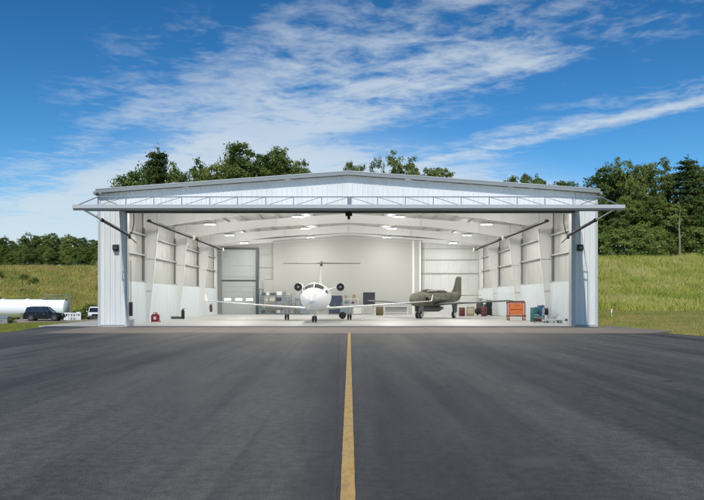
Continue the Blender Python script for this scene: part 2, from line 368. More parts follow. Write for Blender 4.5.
strip('apron_edge_line', [(1.6, 36.04), (14.4, 36.02)], 0.13, 0.009, 'yellow_faint', 6, 0.02)
strip('apron_joint', [(-15.2, 40.6), (16.7, 40.6)], 0.03, 0.009, 'joint', 7, 0.004)
for i, x in enumerate((-12, -8, -4, 4.2, 8.2, 12.2)):
    strip('apron_joint', [(x, 36.15), (x, 45.1)], 0.025, 0.0085, 'joint', 8 + i, 0.004)
# gravel track the black car stands on
def drape(name, x0, x1, fn0, fn1, m, n=60, k=6, dz=0.06):
    mb = MB(); 
    for i in range(n + 1):
        x = x0 + (x1 - x0) * i / n
        for j in range(k + 1):
            y = fn0(x) + (fn1(x) - fn0(x)) * j / k; mb.v.append((x, y, terrain(x, y) + dz))
    for i in range(n):
        for j in range(k): a = i * (k + 1) + j; mb.f.append((a, a + 1, a + k + 2, a + k + 1))
    o = mb.build(name, m, smooth=True); o['kind'] = 'structure'; return o
drape('gravel_track', -95, -26, lambda x: 88 + 0.6 * math.sin(x * .3), lambda x: 106 + 0.8 * math.sin(x * .23), 'gravel')

# ---------------------------------------------------------------- hangar
D = 45.3; XL, XR, XC = -15.18, 14.98, -0.10
YB = 83.7
Z_E, Z_P = 8.03, 9.12           # top of wall sheets (eave, ridge)
def zt(x): return Z_P - (Z_P - Z_E) * abs(x - XC) / (XR - XC)
OL, OR, OH = -13.50, 13.42, 6.86   # door opening
hangar = thing('hangar', 'large white steel aircraft hangar with low gable roof and its wide door raised', 'hangar', (0, 0, 0))

def ribbed(mb, x0, x1, zb, ztf, y, out=-1, pitch=0.305, depth=0.035, thick=0.05):
    """vertical trapezoid ribs; out=-1 towards the camera. ztf: function of x"""
    pts = []; n = max(1, round((x1 - x0) / pitch)); w = (x1 - x0) / n
    for i in range(n):
        a = x0 + i * w
        pts += [(a, 0), (a + w * .34, 0), (a + w * .39, .25), (a + w * .44, 0), (a + w * .80, 0), (a + w * .86, 1), (a + w * .95, 1)]
    pts.append((x1, 0))
    o = len(mb.v); N = len(pts)
    for (x, d) in pts: mb.v.append((x, y + out * depth * d, zb if not callable(zb) else zb(x)))
    for (x, d) in pts: mb.v.append((x, y + out * depth * d, ztf(x)))
    for i in range(N - 1): mb.f.append((o + i, o + i + 1, o + N + i + 1, o + N + i))
def front():
    mb = MB()
    ribbed(mb, XL + .12, OL - .02, 0.03, zt, D)
    ribbed(mb, OR + .22, XR - .12, 0.03, zt, D)
    ribbed(mb, OL, OR + .2, OH + .25, zt, D)
    # backing board that closes the wall behind the sheets
    for x0, x1, zb in ((XL + .1, OL - .02, .03), (OR + .22, XR - .1, .03)):
        mb.prism([(x0, zb), (x1, zb), (x1, zt(x1) - .02), (x0, zt(x0) - .02)], 'y', D + .04, D + .22)
    mb.prism([(OL, OH + .2), (OR + .2, OH + .2), (OR + .2, zt(OR) - .02), (XC, Z_P - .02), (OL, zt(OL) - .02)], 'y', D + .04, D + .22)
    mb.build('front_wall', 'panel', hangar)
    for a, b_ in ((XL, XL + .13), (XR - .13, XR)):
        t = MB(); t.bb(a, b_, D - .05, D + .3, 0.02, zt(XL)); t.build('corner_trim', 'trim_light', hangar)
    j = MB(); j.bb(OL - .03, OL + .10, D - .06, D + .34, 0.02, OH)
    j.build('jamb', 'trim_light', hangar)
    j = MB(); j.bb(OR - .02, OR + .22, D - .03, D + .5, 0.02, OH)
    j.build('jamb', 'lilac', hangar)
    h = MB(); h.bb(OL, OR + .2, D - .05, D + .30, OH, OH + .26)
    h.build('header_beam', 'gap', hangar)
    # base flashing
    for a, b_ in ((XL + .13, OL - .03), (OR + .22, XR - .13)):
        b = MB(); b.bb(a, b_, D - .045, D, .02, .10); b.build('base_trim', 'trim', hangar)
front()
def roof():
    mb = MB(); y0, y1 = D - .32, YB + .3; th = .10
    for sgn in (-1, 1):
        n = 46; pr = []
        xe = (XL - .04) if sgn < 0 else (XR + .04)
        a0 = XC
        def zz(x): return Z_P + .12 - (Z_P - Z_E) * abs(x - XC) / (XR - XC)
        # outline in xz extruded along y
        poly = [(XC, zz(XC)), (xe, zz(xe)), (xe, zz(xe) + th), (XC, zz(XC) + th)]
        mb.prism(poly, 'y', y0, y1)
    # standing seams run from ridge to eave
    for k in range(64):
        y = y0 + .3 + k * .61
        if y > y1 - .1: break
        for xe in (XL - .03, XR + .03):
            a = Vector((XC, y, Z_P + .22)); b = Vector((xe, y, Z_P + .22 - (Z_P - Z_E) * abs(xe - XC) / (XR - XC)))
            mb.add([a + Vector((0, -.02, 0)), b + Vector((0, -.02, 0)), b + Vector((0, .02, 0)), a + Vector((0, .02, 0)),
                    a + Vector((0, -.02, .05)), b + Vector((0, -.02, .05)), b + Vector((0, .02, .05)), a + Vector((0, .02, .05))],
                   [(0, 1, 5, 4), (2, 3, 7, 6), (4, 5, 6, 7), (1, 2, 6, 5)])
    r = mb.build('roof', 'roof', hangar)
    f = MB()
    for xe in (XL - .05, XR + .05):
        ze = Z_P - (Z_P - Z_E) * abs(xe - XC) / (XR - XC)
        f.prism([(XC, Z_P - .01), (xe, ze - .01), (xe, ze + .20), (XC, Z_P + .20)], 'y', y0 - .05, y0 + .04)
    f.build('rake_fascia', 'trim', r)
    f = MB()
    for xe in (XL - .05, XR + .05):
        ze = Z_P - (Z_P - Z_E) * abs(xe - XC) / (XR - XC)
        f.prism([(XC, Z_P + .20), (xe, ze + .20), (xe, ze + .24), (XC, Z_P + .24)], 'y', y0 - .07, y0 + .10)
    f.build('rake_cap', 'trim_light', r)
    c = MB(); c.prism([(XC - .25, Z_P + .225), (XC, Z_P + .28), (XC + .25, Z_P + .225)], 'y', y0 + .1, y1)
    c.build('ridge_cap', 'trim', r)
    for xe, s in ((XL - .05, -1), (XR + .05, 1)):
        g = MB(); ze = Z_E - .1
        g.bb(xe, xe + s * .14, y0 - .02, y1, ze, ze + .18); g.build('gutter', 'trim', r)
roof()
def shell():
    for x, s in ((XL, 1), (XR, -1)):
        mb = MB(); mb.bb(x, x + s * .08, D + .3, YB, .02, Z_E); 
        for k in range(126):
            y = D + .5 + k * .305
            if y > YB - .1: break
            mb.bb(x - s * .035, x, y, y + .06, .02, Z_E)
        mb.build('side_wall', 'panel', hangar)
        # insulation face, seams between rolls
        ins = MB()
        xi = x + s * .10
        for k in range(26):
            y0 = D + .35 + k * 1.5
            if y0 > YB - .2: break
            y1 = min(y0 + 1.47, YB - .2)
            ins.add([(xi, y0, 2.85), (xi + s * .03, (y0 + y1) / 2, 2.85), (xi, y1, 2.85), (xi, y1, Z_E), (xi + s * .03, (y0 + y1) / 2, Z_E), (xi, y0, Z_E)], [(0, 1, 4, 5), (1, 2, 3, 4)])
        ins.build('wall_insulation', 'insul', hangar)
        # lower liner
        ln = MB(); xl = x + s * .34
        ln.bb(xl, xl + s * .02, D + .36, YB - .25, .03, 2.86)
        for k in range(126):
            y = D + .45 + k * .305
            if y > YB - .35: break
            ln.bb(xl + s * .02, xl + s * .042, y, y + .05, .03, 2.86)
        ln.build('wall_liner', 'liner', hangar)
        for z in (2.90, 4.85, 6.30):
            g = MB(); g.bb(x + s * .12, x + s * .34, D + .36, YB - .25, z, z + .06); g.bb(x + s * .32, x + s * .34, D + .36, YB - .25, z - .07, z)
            g.build('girt', 'girt', hangar)
shell()
FY = [54.8, 64.55, 74.4]
def frames():
    for i, y in enumerate([D + .75] + FY + [YB - .42]):
        end = i in (0, 4)
        for s, xw in ((-1, XL + .17), (1, XR - .17)):
            inn = -s
            wb, wt = (.38, 1.06) if not end else (.36, .45)
            zk = 6.95
            # web + flanges of the tapered column
            c = MB()
            zo = zt(xw) - .12
            c.prism([(xw, .03), (xw + inn * wb, .03), (xw + inn * wt, zk), (xw + inn * wt, zo - .0), (xw, zo)], 'y', y - .012, y + .012)
            a = Vector((xw + inn * wb, 0, .03)); b = Vector((xw + inn * wt, 0, zk))
            c.prism([(a.x - .012, a.z), (a.x + .012, a.z), (b.x + .012, b.z), (b.x - .012, b.z)], 'y', y - .07, y + .07)
            c.prism([(xw - .012, .03), (xw + .012, .03), (xw + .012, zo), (xw - .012, zo)], 'y', y - .14, y + .14)
            c.bb(xw - .1 if inn > 0 else xw - wb - .1, xw + wb + .1 if inn > 0 else xw + .1, y - .18, y + .18, .03, .055)
            for z in (2.3, 4.6): 
                w = wb + (wt - wb) * (z / zk)
                c.prism([(xw, z), (xw + inn * w, z), (xw + inn * w, z + .012), (xw, z + .012)], 'y', y - .11, y + .11)
            c.build('column', 'frame', hangar)
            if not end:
                q = MB(); q.bb(xw - inn * .02, xw + inn * .10, y - .24, y - .16, 2.98, 6.85); q.build('conduit', 'trim', hangar)  # shade of the insulation gap, built as a grey strip beside the column
        # rafter: deep at the knees, slim at mid-span, a little deeper at the ridge
        r = MB(); n = 24; top, bot = [], []
        half = XR - .17 - XC
        for k in range(-n, n + 1):
            x = XC + half * k / n; u = abs(k) / n
            d = 0.62 + (0.60 * ((u - .45) / .55) ** 1.5 if u > .45 else 0.12 * (1 - u / .45))
            if end: d = .45
            top.append((x, zt(x) - .10)); bot.append((x, zt(x) - .10 - d))
        r.prism(top + bot[::-1], 'y', y - .012, y + .012) if False else None
        for k in range(2 * n):
            t0, t1, b0, b1 = top[k], top[k + 1], bot[k], bot[k + 1]
            r.add([(t0[0], y, t0[1]), (t1[0], y, t1[1]), (b1[0], y, b1[1]), (b0[0], y, b0[1])], [(0, 1, 2, 3)])
            for p0, p1 in ((t0, t1), (b0, b1)):
                r.add([(p0[0], y - .13, p0[1] - .01), (p1[0], y - .13, p1[1] - .01), (p1[0], y + .13, p1[1] - .01), (p0[0], y + .13, p0[1] - .01),
                       (p0[0], y - .13, p0[1] + .01), (p1[0], y - .13, p1[1] + .01), (p1[0], y + .13, p1[1] + .01), (p0[0], y + .13, p0[1] + .01)],
                      [(0, 1, 2, 3), (7, 6, 5, 4), (0, 4, 5, 1), (3, 2, 6, 7)])
        for k in (6, 14, 24, 34, 42):
            t, b = top[k], bot[k]; r.bb(t[0] - .008, t[0] + .008, y - .11, y + .11, b[1], t[1])
        r.build('rafter', 'frame', hangar)
    # ceiling liner between purlins
    cl = MB()
    for s in (-1, 1):
        xe = XL + .2 if s < 0 else XR - .2
        n = 12
        for k in range(n):
            xa = XC + (xe - XC) * k / n; xb = XC + (xe - XC) * (k + .94) / n; xm = (xa + xb) / 2
            cl.add([(xa, D + .3, zt(xa) + .07), (xm, D + .3, zt(xm) + .02), (xb, D + .3, zt(xb) + .07), (xb, YB - .1, zt(xb) + .07), (xm, YB - .1, zt(xm) + .02), (xa, YB - .1, zt(xa) + .07)], [(0, 1, 4, 5), (1, 2, 3, 4)])
            cl.add([(xb, D + .3, zt(xb) + .07), (XC + (xe - XC) * (k + 1) / n, D + .3, zt(XC + (xe - XC) * (k + 1) / n) + .07), (XC + (xe - XC) * (k + 1) / n, YB - .1, zt(XC + (xe - XC) * (k + 1) / n) + .07), (xb, YB - .1, zt(xb) + .07)], [(0, 1, 2, 3)])
    cl.build('ceiling_liner', 'ceil', hangar)
    for s in (-1, 1):
        xe = XL + .3 if s < 0 else XR - .3
        for k in range(1, 10):
            x = XC + (xe - XC) * k / 10 ; z = zt(x)
            p = MB(); p.bb(x - .01, x + .01, D + .4, YB - .3, z - .085, z + .06); p.bb(x - .01, x + .07, D + .4, YB - .3, z - .095, z - .085)
            p.build('purlin', 'girt', hangar)
frames()
def rear():
    y = YB - .12
    mb = MB()
    mb.prism([(XL + .1, .03), (XR - .1, .03), (XR - .1, zt(XR) + .1), (XC, Z_P + .11), (XL + .1, zt(XL) + .1)], 'y', y, y + .12)
    ribbed(mb, 8.05, XR - .35, .03, lambda x: zt(x) - .3, y - .03, depth=.03)
    mb.build('rear_wall', 'panel', hangar)
    ins = MB(); 
    for x0, x1, z0, z1 in ((-9.95, -8.45, 3.9, 8.0), (XL + .35, -10.2, 7.25, 7.7)):
        ins.prism([(x0, z0), (x1, z0), (x1, zt(x1) - .2), (x0, zt(x0) - .2)], 'y', y - .10, y - .02)
    ins.build('wall_insulation', 'insul', hangar)
    for z in (4.55, 6.05, 7.25):
        g = MB(); g.bb(8.05, XR - .35, y - .20, y - .07, z, z + .07); g.build('girt', 'girt', hangar)
    for z in (5.2, 6.6):
        g = MB(); g.bb(-9.95, -8.45, y - .20, y - .11, z, z + .07); g.build('girt', 'girt', hangar)
    b = MB()
    b.prism([(-8.45, .03), (7.95, .03), (7.95, zt(7.95) - .35), (XC, Z_P - .35), (-8.45, zt(-8.45) - .35)], 'y', y - .42, y - .14)
    b.prism([(-9.5, .03), (-8.46, .03), (-8.46, 3.85), (-9.5, 3.85)], 'y', y - .40, y - .14)
    w = b.build('partition_wall', 'backwall', hangar)
    s = MB()
    for k in range(1, 14):
        x = -8.45 + k * 1.22
        if x < 7.4: s.bb(x - .010, x + .010, y - .428, y - .422, .05, zt(x) - .4)
    s.build('panel_batten', 'insul', w)
    p = MB(); p.bb(6.95, 7.2, y - .50, y - .425, .03, zt(7.2) - .4); p.bb(7.72, 7.94, y - .5, y - .425, .03, zt(7.9) - .4); p.build('pilaster', 'frame', w)
    d = MB(); d.bb(8.0, 8.04, y - .3, y - .1, .03, zt(8) - .3); d.build('end_post', 'gap', hangar)
    # overhead door in the rear left corner
    od = MB()
    for k in range(6):
        z = .04 + k * .61; od.bb(-14.2, -10.42, y - .22, y - .17, z, z + .595)
    door = od.build('overhead_door', 'doorpanel', hangar)
    for xw in (-13.55, -12.32, -11.10):
        f = MB(); f.bb(xw - .44, xw + .44, y - .235, y - .221, 1.48, 1.84); f.build('window_frame', 'trim_light', door)
        g = MB(); g.bb(xw - .38, xw + .38, y - .242, y - .236, 1.53, 1.79); g.build('window', 'doorglow', door)
    j = MB(); j.bb(-14.62, -14.22, y - .42, y - .12, .03, 7.22); j.build('door_post', 'trim', hangar)
    j = MB(); j.bb(-10.40, -10.12, y - .42, y - .12, .03, 7.22); j.build('door_post', 'gap', hangar)
    j = MB(); j.bb(-14.62, -10.12, y - .44, y - .12, 7.22, 7.42); j.build('door_lintel', 'gap', hangar)
    j = MB(); j.bb(-14.22, -10.40, y - .3, y - .12, 3.70, 3.84); j.build('door_lintel', 'gap', hangar)
    j = MB(); j.bb(-14.22, -10.40, y - .16, y - .12, 3.84, 7.22); 
    for z in (4.2, 5.4, 6.3): j.bb(-14.22, -10.40, y - .20, y - .16, z, z + .05)
    j.build('upper_panel', 'doorpanel', hangar)
    s = MB(); s.bb(-10.12, -9.5, y - .2, y - .12, .03, 3.9); s.build('wall_panel', 'doorpanel', hangar)
rear()

# the one-piece hydraulic door, swung up and out
def hdoor():
    Yh, Zh, Yf, Zf = D - .10, OH + .12, 37.9, 6.13
    x0, x1 = -13.93, 13.85
    def P(x, t, dz=0): return (x, Yh + (Yf - Yh) * t, Zh + (Zf - Zh) * t + dz)
    dr = MB()   # the sheeted leaf
    dr.add([P(x0, .01, .22), P(x1, .01, .22), P(x1, .985, .22), P(x0, .985, .22), P(x0, .01, .17), P(x1, .01, .17), P(x1, .985, .17), P(x0, .985, .17)],
           [(0, 1, 2, 3), (7, 6, 5, 4), (0, 4, 5, 1), (1, 5, 6, 2), (2, 6, 7, 3), (3, 7, 4, 0)])
    leaf = dr.build('hangar_door', 'panel', hangar)
    # underside grid of tubes
    g = MB()
    n = 18
    for k in range(n + 1):
        x = x0 + .08 + (x1 - x0 - .16) * k / n
        g.add([P(x - .05, .01, .165), P(x + .05, .01, .165), P(x + .05, .98, .165), P(x - .05, .98, .165), P(x - .05, .01, .0), P(x + .05, .01, .0), P(x + .05, .98, .0), P(x - .05, .98, .0)],
              [(0, 1, 2, 3), (7, 6, 5, 4), (0, 4, 5, 1), (1, 5, 6, 2), (2, 6, 7, 3), (3, 7, 4, 0)])
    for t in (.02, .25, .5, .75):
        a = P(x0, t); b = P(x1, t)
        g.bb(a[0], b[0], a[1] - .05, a[1] + .05, a[2] - .03, a[2] + .15)
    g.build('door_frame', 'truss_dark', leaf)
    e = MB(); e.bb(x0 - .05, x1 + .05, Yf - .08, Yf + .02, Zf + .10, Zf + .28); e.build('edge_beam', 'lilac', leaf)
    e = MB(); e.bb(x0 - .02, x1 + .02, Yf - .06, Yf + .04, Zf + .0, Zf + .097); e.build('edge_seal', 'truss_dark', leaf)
    # truss on top
    tY = 41.9; tz0 = Zh + (Zf - Zh) * ((Yh - tY) / (Yh - Yf)) + .22; tz1 = 7.36
    xa, xb = (98 - VX) * tY / F_, (601 - VX) * tY / F_
    T = MB(); T.tube([(xa, tY, tz1), (xb, tY, tz1)], .032, 6); T.tube([(xa, tY, tz0 + .05), (xb, tY, tz0 + .05)], .035, 6)
    T.build('truss_chord', 'truss', leaf)
    pp = [xa + (xb - xa) * k / 18 for k in range(19)]
    for k, x in enumerate(pp):
        q = MB(); q.tube([(x, tY, tz0 + .05), (x, tY, tz1)], .024, 6)
        if k == 9: q.bb(x - .12, x + .12, tY - .03, tY + .03, tz1 - .5, tz1 - .05)
        q.build('truss_post', 'truss', leaf)
        if k < 9: q = MB(); q.tube([(x, tY, tz0 + .05), (pp[k + 1], tY, tz1)], .017, 6); q.build('truss_diagonal', 'truss', leaf)
        if k > 9: q = MB(); q.tube([(x, tY, tz0 + .05), (pp[k - 1], tY, tz1)], .017, 6); q.build('truss_diagonal', 'truss', leaf)
    for x, xf in ((xa, x0 + .1), (xb, x1 - .1)):
        q = MB(); q.tube([(x, tY, tz1), (xf, Yf + .1, Zf + .25)], .028, 6); q.tube([(x, tY, tz1), (xf, Yh - .2, Zh + .3)], .022, 6); q.build('end_brace', 'truss', leaf)
    # latch housing hanging at mid span
    q = MB(); q.bb(-.24, .16, Yh - .35, Yh - .1, OH - .22, OH + .10); q.bb(-.12, .04, Yh - .3, Yh - .15, OH - .42, OH - .22); q.build('latch_box', 'black', hangar)
    # hydraulic rams
    for s, xj, xr in ((-1, OL + .22, x0 + .12), (1, OR - .22, x1 - .12)):
        pb = Vector((xj, D - .05, 5.50)); pt = Vector((xr, 38.75, 6.30))
        m = pb.lerp(pt, .62)
        q = MB(); q.tube([pb, m], .085, 12); q.tube([m - (pt - pb).normalized() * .12, m], .105, 12)
        cyl = q.build('hydraulic_ram', 'black', hangar, smooth=True)
        q = MB(); q.tube([m, pt], .045, 10); q.build('piston_rod', 'steel', cyl, smooth=True)
        q = MB(); q.bb(xj - .07, xj + .07, D - .04, D + .12, 5.30, 5.62); q.tube([(xj - s * .02, D - .02, 5.4), (xj - s * .35, D + .2, 5.05)], .03, 8); q.build('bracket', 'gap', cyl)
        # hose dropping from header
        q = MB(); q.tube([(xj - s * .15, D + .35, OH - .02), (xj - s * .17, D + .30, 6.3), (xj - s * .10, D + .3, 5.9), (xj - s * .05, D + .1, 5.55)], .028, 8); q.build('hose', 'black', cyl, smooth=True)
hdoor()

# ---------------------------------------------------------------- lights, heaters, wall lamps
def highbay(x, y, z):
    t = thing('ceiling_light', 'x', 'light', (x, y, z), 0, 'lit lamps under the hangar roof')
    h = MB(); h.bb(-.52, .52, -.20, .20, 0.0, .09); h.bb(-.3, .3, -.12, .12, .09, .15)
    h.build('housing', 'steel', t)
    for s in (-1, 1):
        q = MB(); q.bb(s * .24 - .15, s * .24 + .15, -.13, .13, -.05, -.002); q.build('diffuser', 'glow', t, bevel=.012)
    for s in (-1, 1):
        w = MB(); w.tube([(s * .4, 0, .09), (s * .4, 0, zt(x) - z - .02)], .008, 5); w.build('hanger', 'gap', t)
    for typ, en, dz in (('POINT', LAMP_W * .50, -.35), ('AREA', LAMP_W * .52, -.07)):
        L = bpy.data.lights.new('lamp_light', typ); L.energy = en; L.color = (1.0, 0.985, 0.955)
        if typ == 'POINT': L.shadow_soft_size = .2
        else: L.shape = 'RECTANGLE'; L.size = .8; L.size_y = .3
        lo = bpy.data.objects.new('lamp_light', L); COL.objects.link(lo); lo.parent = t; lo.location = (0, 0, dz)
    return t
LAMP_W = 310
rows = {-1: 'left', 1: 'right'}
bayword = ['in the front bay', 'in the second bay', 'in the third bay', 'in the rear bay']
for k, y in enumerate((50.2, 59.7, 69.5, 79.0)):
    for x, z, wd in ((-11.1, 7.62, 'nearest the left wall'), (-4.1, 8.22, 'left of the ridge'), (3.95, 8.22, 'right of the ridge'), (10.9, 7.62, 'nearest the right wall')):
        t = highbay(x, y, z); t['label'] = 'lit twin-lens lamp %s, %s' % (bayword[k], wd)
def heater(x, y0, y1, z, label):
    t = thing('tube_heater', label, 'heater', (x, y0, z), 0, 'long dark tube heaters hung high along the side walls')
    L = y1 - y0
    r = MB(); r.prism([(-.17, -.03), (-.10, .11), (.10, .11), (.17, -.03), (.15, -.03), (.09, .09), (-.09, .09), (-.15, -.03)], 'y', 0, L); r.build('reflector', 'gap', t)
    p = MB(); p.tube([(0, -.1, 0), (0, L + .05, 0)], .055, 10); p.build('tube', 'black', t, smooth=True)
    b = MB(); b.bb(-.16, .16, L, L + .55, -.14, .2); b.build('burner_box', 'cream', t, bevel=.01)
    for q in (.15, .5, .85):
        w = MB(); w.tube([(0, L * q, .11), (0, L * q, zt(x) - z - .05)], .008, 5); w.build('hanger', 'gap', t)
heater(-13.25, 49.6, 62.9, 6.82, 'long dark tube heater on the left side, nearer the door')
heater(-13.25, 65.0, 77.6, 6.82, 'dark tube heater on the left side, farther back toward the rear wall')
heater(13.05, 49.6, 62.9, 6.82, 'long dark tube heater on the right side, nearer the door')
heater(13.05, 65.0, 77.6, 6.82, 'dark tube heater on the right side, farther back toward the rear wall')
def walllamp(px, side):
    p = at(px, 248, D - .05); t = thing('wall_lamp', 'small dark box lamp on the %s front pier beside the door opening' % side, 'wall lamp', (p.x, D - .04, p.z), 0, 'box lamps on the front piers')
    b = MB(); b.prism([(0, -.17), (-.26, -.10), (-.26, .10), (-.16, .19), (0, .19)], 'x', -.15, .15); b.build('housing', 'black', t, bevel=.01)
    b = MB(); b.bb(-.11, .11, -.265, -.262, -.07, .07); b.build('lens', 'glass', t)
    b = MB(); b.bb(-.19, .19, .0, .03, -.20, .22); b.build('back_plate', 'trim', t)
walllamp(116, 'left'); walllamp(580, 'right')
# ---------------------------------------------------------------- white jet
def wheel(parent, c, r, w, axis='x', rim=.55, name='wheel', n=20, rm='chrome'):
    q = MB(); q.lathe([(r * .72, -w / 2), (r * .95, -w / 2 * .8), (r, -w / 4), (r, w / 4), (r * .95, w / 2 * .8), (r * .72, w / 2)], c, axis, n)
    o = q.build(name, 'rubber', parent, smooth=True)
    q = MB(); q.lathe([(r * rim, -w / 2 - .008), (r * rim, w / 2 + .008)], c, axis, n); q.lathe([(r * .18, -w / 2 - .03), (r * .18, w / 2 + .03)], c, axis, 10)
    q.build('rim', rm, o)
    return o
def ring(y, hw, zc, hh, n=28, top=1.0):
    out = []
    for k in range(n):
        a = 2 * math.pi * k / n
        out.append((hw * math.cos(a), y, zc + hh * math.sin(a) * (top if math.sin(a) > 0 else 1)))
    return out
def aerofoil(cx, cy, z, chord, th, n=7):
    """section in the yz plane at x=cx, leading edge at cy"""
    up, lo = [], []
    for k in range(n + 1):
        t = k / n; t2 = t * t * (3 - 2 * t) if t < .5 else t
        h = th * (1.48 * math.sqrt(max(t2, 0)) - .63 * t2 - 1.76 * t2 ** 2 + 1.42 * t2 ** 3 - .51 * t2 ** 4) * 1.7
        up.append((cx, cy + chord * t2, z + h)); lo.append((cx, cy + chord * t2, z - h * .7))
    return up + lo[::-1][1:-1]
def make_jet():
    t = thing('business_jet', 'white twin-engine business jet with a T-tail parked nose out inside the hangar', 'jet', (-2.46, 52.7, .035))
    ST = [(-3.25, .03, 1.42, .03), (-3.18, .16, 1.43, .15), (-2.95, .32, 1.45, .30), (-2.5, .52, 1.50, .48), (-1.9, .70, 1.56, .64), (-1.35, .83, 1.61, .76), (-.9, .91, 1.66, .84),
          (-.35, .98, 1.73, .92), (.3, 1.02, 1.78, 1.0), (1.2, 1.04, 1.79, 1.03), (3, 1.04, 1.79, 1.03), (6, 1.04, 1.79, 1.03), (8, 1.0, 1.82, 1.0), (9.5, .86, 1.92, .88), (11, .66, 2.05, .70), (12.4, .42, 2.2, .48), (13.6, .16, 2.38, .22)]
    f = MB(); f.loft([ring(*s) for s in ST]); fus = f.build('fuselage', 'jet', t, smooth=True)
    # windscreen panes laid on the skin
    def fp(y, a, off=.012):
        for s0, s1 in zip(ST, ST[1:]):
            if y <= s1[0]:
                u = (y - s0[0]) / (s1[0] - s0[0]); hw, zc, hh = [s0[i] + (s1[i] - s0[i]) * u for i in (1, 2, 3)]
                return ((hw + off) * math.cos(R(a)), y, zc + (hh + off) * math.sin(R(a)))
    def pane(y0, y1, a0, a1, name='windshield', m='glass', y0b=None):
        q = MB(); n = 6; vs = []
        for i in range(n + 1):
            a = a0 + (a1 - a0) * i / n; ys = y0 + ((y0b if y0b is not None else y0) - y0) * i / n
            for j in range(5):
                vs.append(fp(ys + (y1 - ys) * j / 4, a))
        q.add(vs, [(i * 5 + j, i * 5 + j + 1, i * 5 + j + 6, i * 5 + j + 5) for i in range(n) for j in range(4)])
        return q.build(name, m, fus, smooth=True)
    pane(-1.25, -.1, 92.5, 133, y0b=-.95); pane(-1.25, -.1, 87.5, 47, y0b=-.95)
    pane(-.90, .35, 136, 163, y0b=-.55); pane(-.90, .35, 44, 17, y0b=-.55)
    for k in range(6):
        for s in (0, 1):
            y = 1.9 + k * .8; a0, a1 = (14, 34) if s == 0 else (166, 146)
            pane(y, y + .34, a0, a1, 'cabin_window')
    # wing halves with winglets
    for s in (-1, 1):
        q = MB(); secs = [(0.0, 4.3, .92, 3.1, .15), (1.1, 4.45, .94, 2.75, .14), (3.0, 5.2, 1.05, 2.1, .11), (6.0, 6.35, 1.26, 1.5, .075), (8.9, 7.45, 1.47, 1.0, .045), (9.12, 7.6, 1.50, .85, .03)]
        q.loft([aerofoil(s * a, b, c, d, e) for a, b, c, d, e in secs]); w = q.build('wing', 'jet', t, smooth=True)
        q = MB(); q.loft([[(s * (9.10 + dx), 7.6 + dy, 1.50 + dz) for dx, dy, dz in ((0, 0, 0), (.03, .4, 0), (0, .85, 0), (-.03, .4, 0))],
                          [(s * (9.24 + dx), 8.05 + dy, 2.02 + dz) for dx, dy, dz in ((0, 0, 0), (.015, .2, 0), (0, .42, 0), (-.015, .2, 0))]]); q.build('winglet', 'jet', w)
        q = MB(); q.tube([(s * 1.2, 4.44, .945), (s * 3.0, 5.18, 1.055), (s * 6.0, 6.33, 1.265), (s * 8.9, 7.43, 1.472)], .03, 6); q.build('leading_edge', 'chrome', w, smooth=True)
        q = MB()
        for x, y, z in ((2.4, 6.4, .9), (4.4, 6.9, 1.03)): q.lathe([(.01, -.5), (.08, -.2), (.09, .1), (.02, .6)], (s * x, y + .3, z), 'y', 8)
        q.build('flap_fairing', 'jet', w, smooth=True)
    # belly fairing
    q = MB(); q.loft([ring(3.7, .3, .95, .12, 16), ring(4.4, .95, 1.0, .30, 16), ring(7.0, .95, 1.0, .30, 16), ring(8.2, .3, 1.05, .15, 16)]); q.build('belly_fairing', 'jet', t, smooth=True)
    # fin, tail plane, bullet
    q = MB(); 
    def finsec(z, y, ch, th): return [(0, y, z), (th, y + ch * .3, z), (th * .6, y + ch * .7, z), (0, y + ch, z), (-th * .6, y + ch * .7, z), (-th, y + ch * .3, z)]
    q.loft([finsec(2.35, 9.3, 3.9, .10), finsec(2.8, 10.1, 3.2, .10), finsec(4.2, 11.9, 2.1, .08), finsec(4.62, 12.35, 1.9, .075)]); fin = q.build('fin', 'jet', t)
    q = MB(); q.loft([ring(12.0, .02, 4.70, .02, 12), ring(12.25, .11, 4.70, .18, 12), ring(12.9, .14, 4.72, .27, 12), ring(14.0, .10, 4.75, .16, 12), ring(14.6, .02, 4.76, .03, 12)]); q.build('bullet_fairing', 'jetgrey', fin, smooth=True)
    for s in (-1, 1):
        q = MB(); q.loft([aerofoil(s * .10, 12.5, 4.78, 1.5, .055), aerofoil(s * 3.42, 13.5, 4.80, .8, .03)]); q.build('tail_plane', 'jetgrey', t, smooth=True)
    # engines
    for s in (-1, 1):
        c = (s * 1.72, 0, 2.62)
        q = MB(); q.lathe([(.28, 8.35), (.31, 8.32), (.325, 8.45), (.355, 9.0), (.355, 10.2), (.33, 11.2), (.28, 11.8), (.26, 11.8)], c, 'y', 24)
        e = q.build('engine', 'jet', t, smooth=True)
        q = MB(); q.lathe([(.295, 8.27), (.315, 8.25), (.325, 8.32), (.33, 8.45), (.32, 8.48), (.29, 8.4)], c, 'y', 24); q.build('intake_lip', 'jetgrey', e, smooth=True)
        q = MB(); q.lathe([(.305, 8.252), (.305, 8.28)], c, 'y', 24)
        for k in range(14):
            a = 2 * math.pi * k / 14; q.box((c[0] + .19 * math.cos(a), 8.247, c[2] + .19 * math.sin(a)), (.22, .004, .03), Matrix.Rotation(-a, 3, 'Y'))
        q.build('fan', 'black', e)
        q = MB(); q.lathe([(.01, 8.13), (.06, 8.19), (.09, 8.256)], c, 'y', 12); q.build('spinner', 'steel', e, smooth=True)
        q = MB(); q.loft([aerofoil(s * .7, 9.0, 2.42, 1.9, .07), aerofoil(s * 1.35, 9.0, 2.60, 1.9, .06)]); q.build('pylon', 'jet', e, smooth=True)
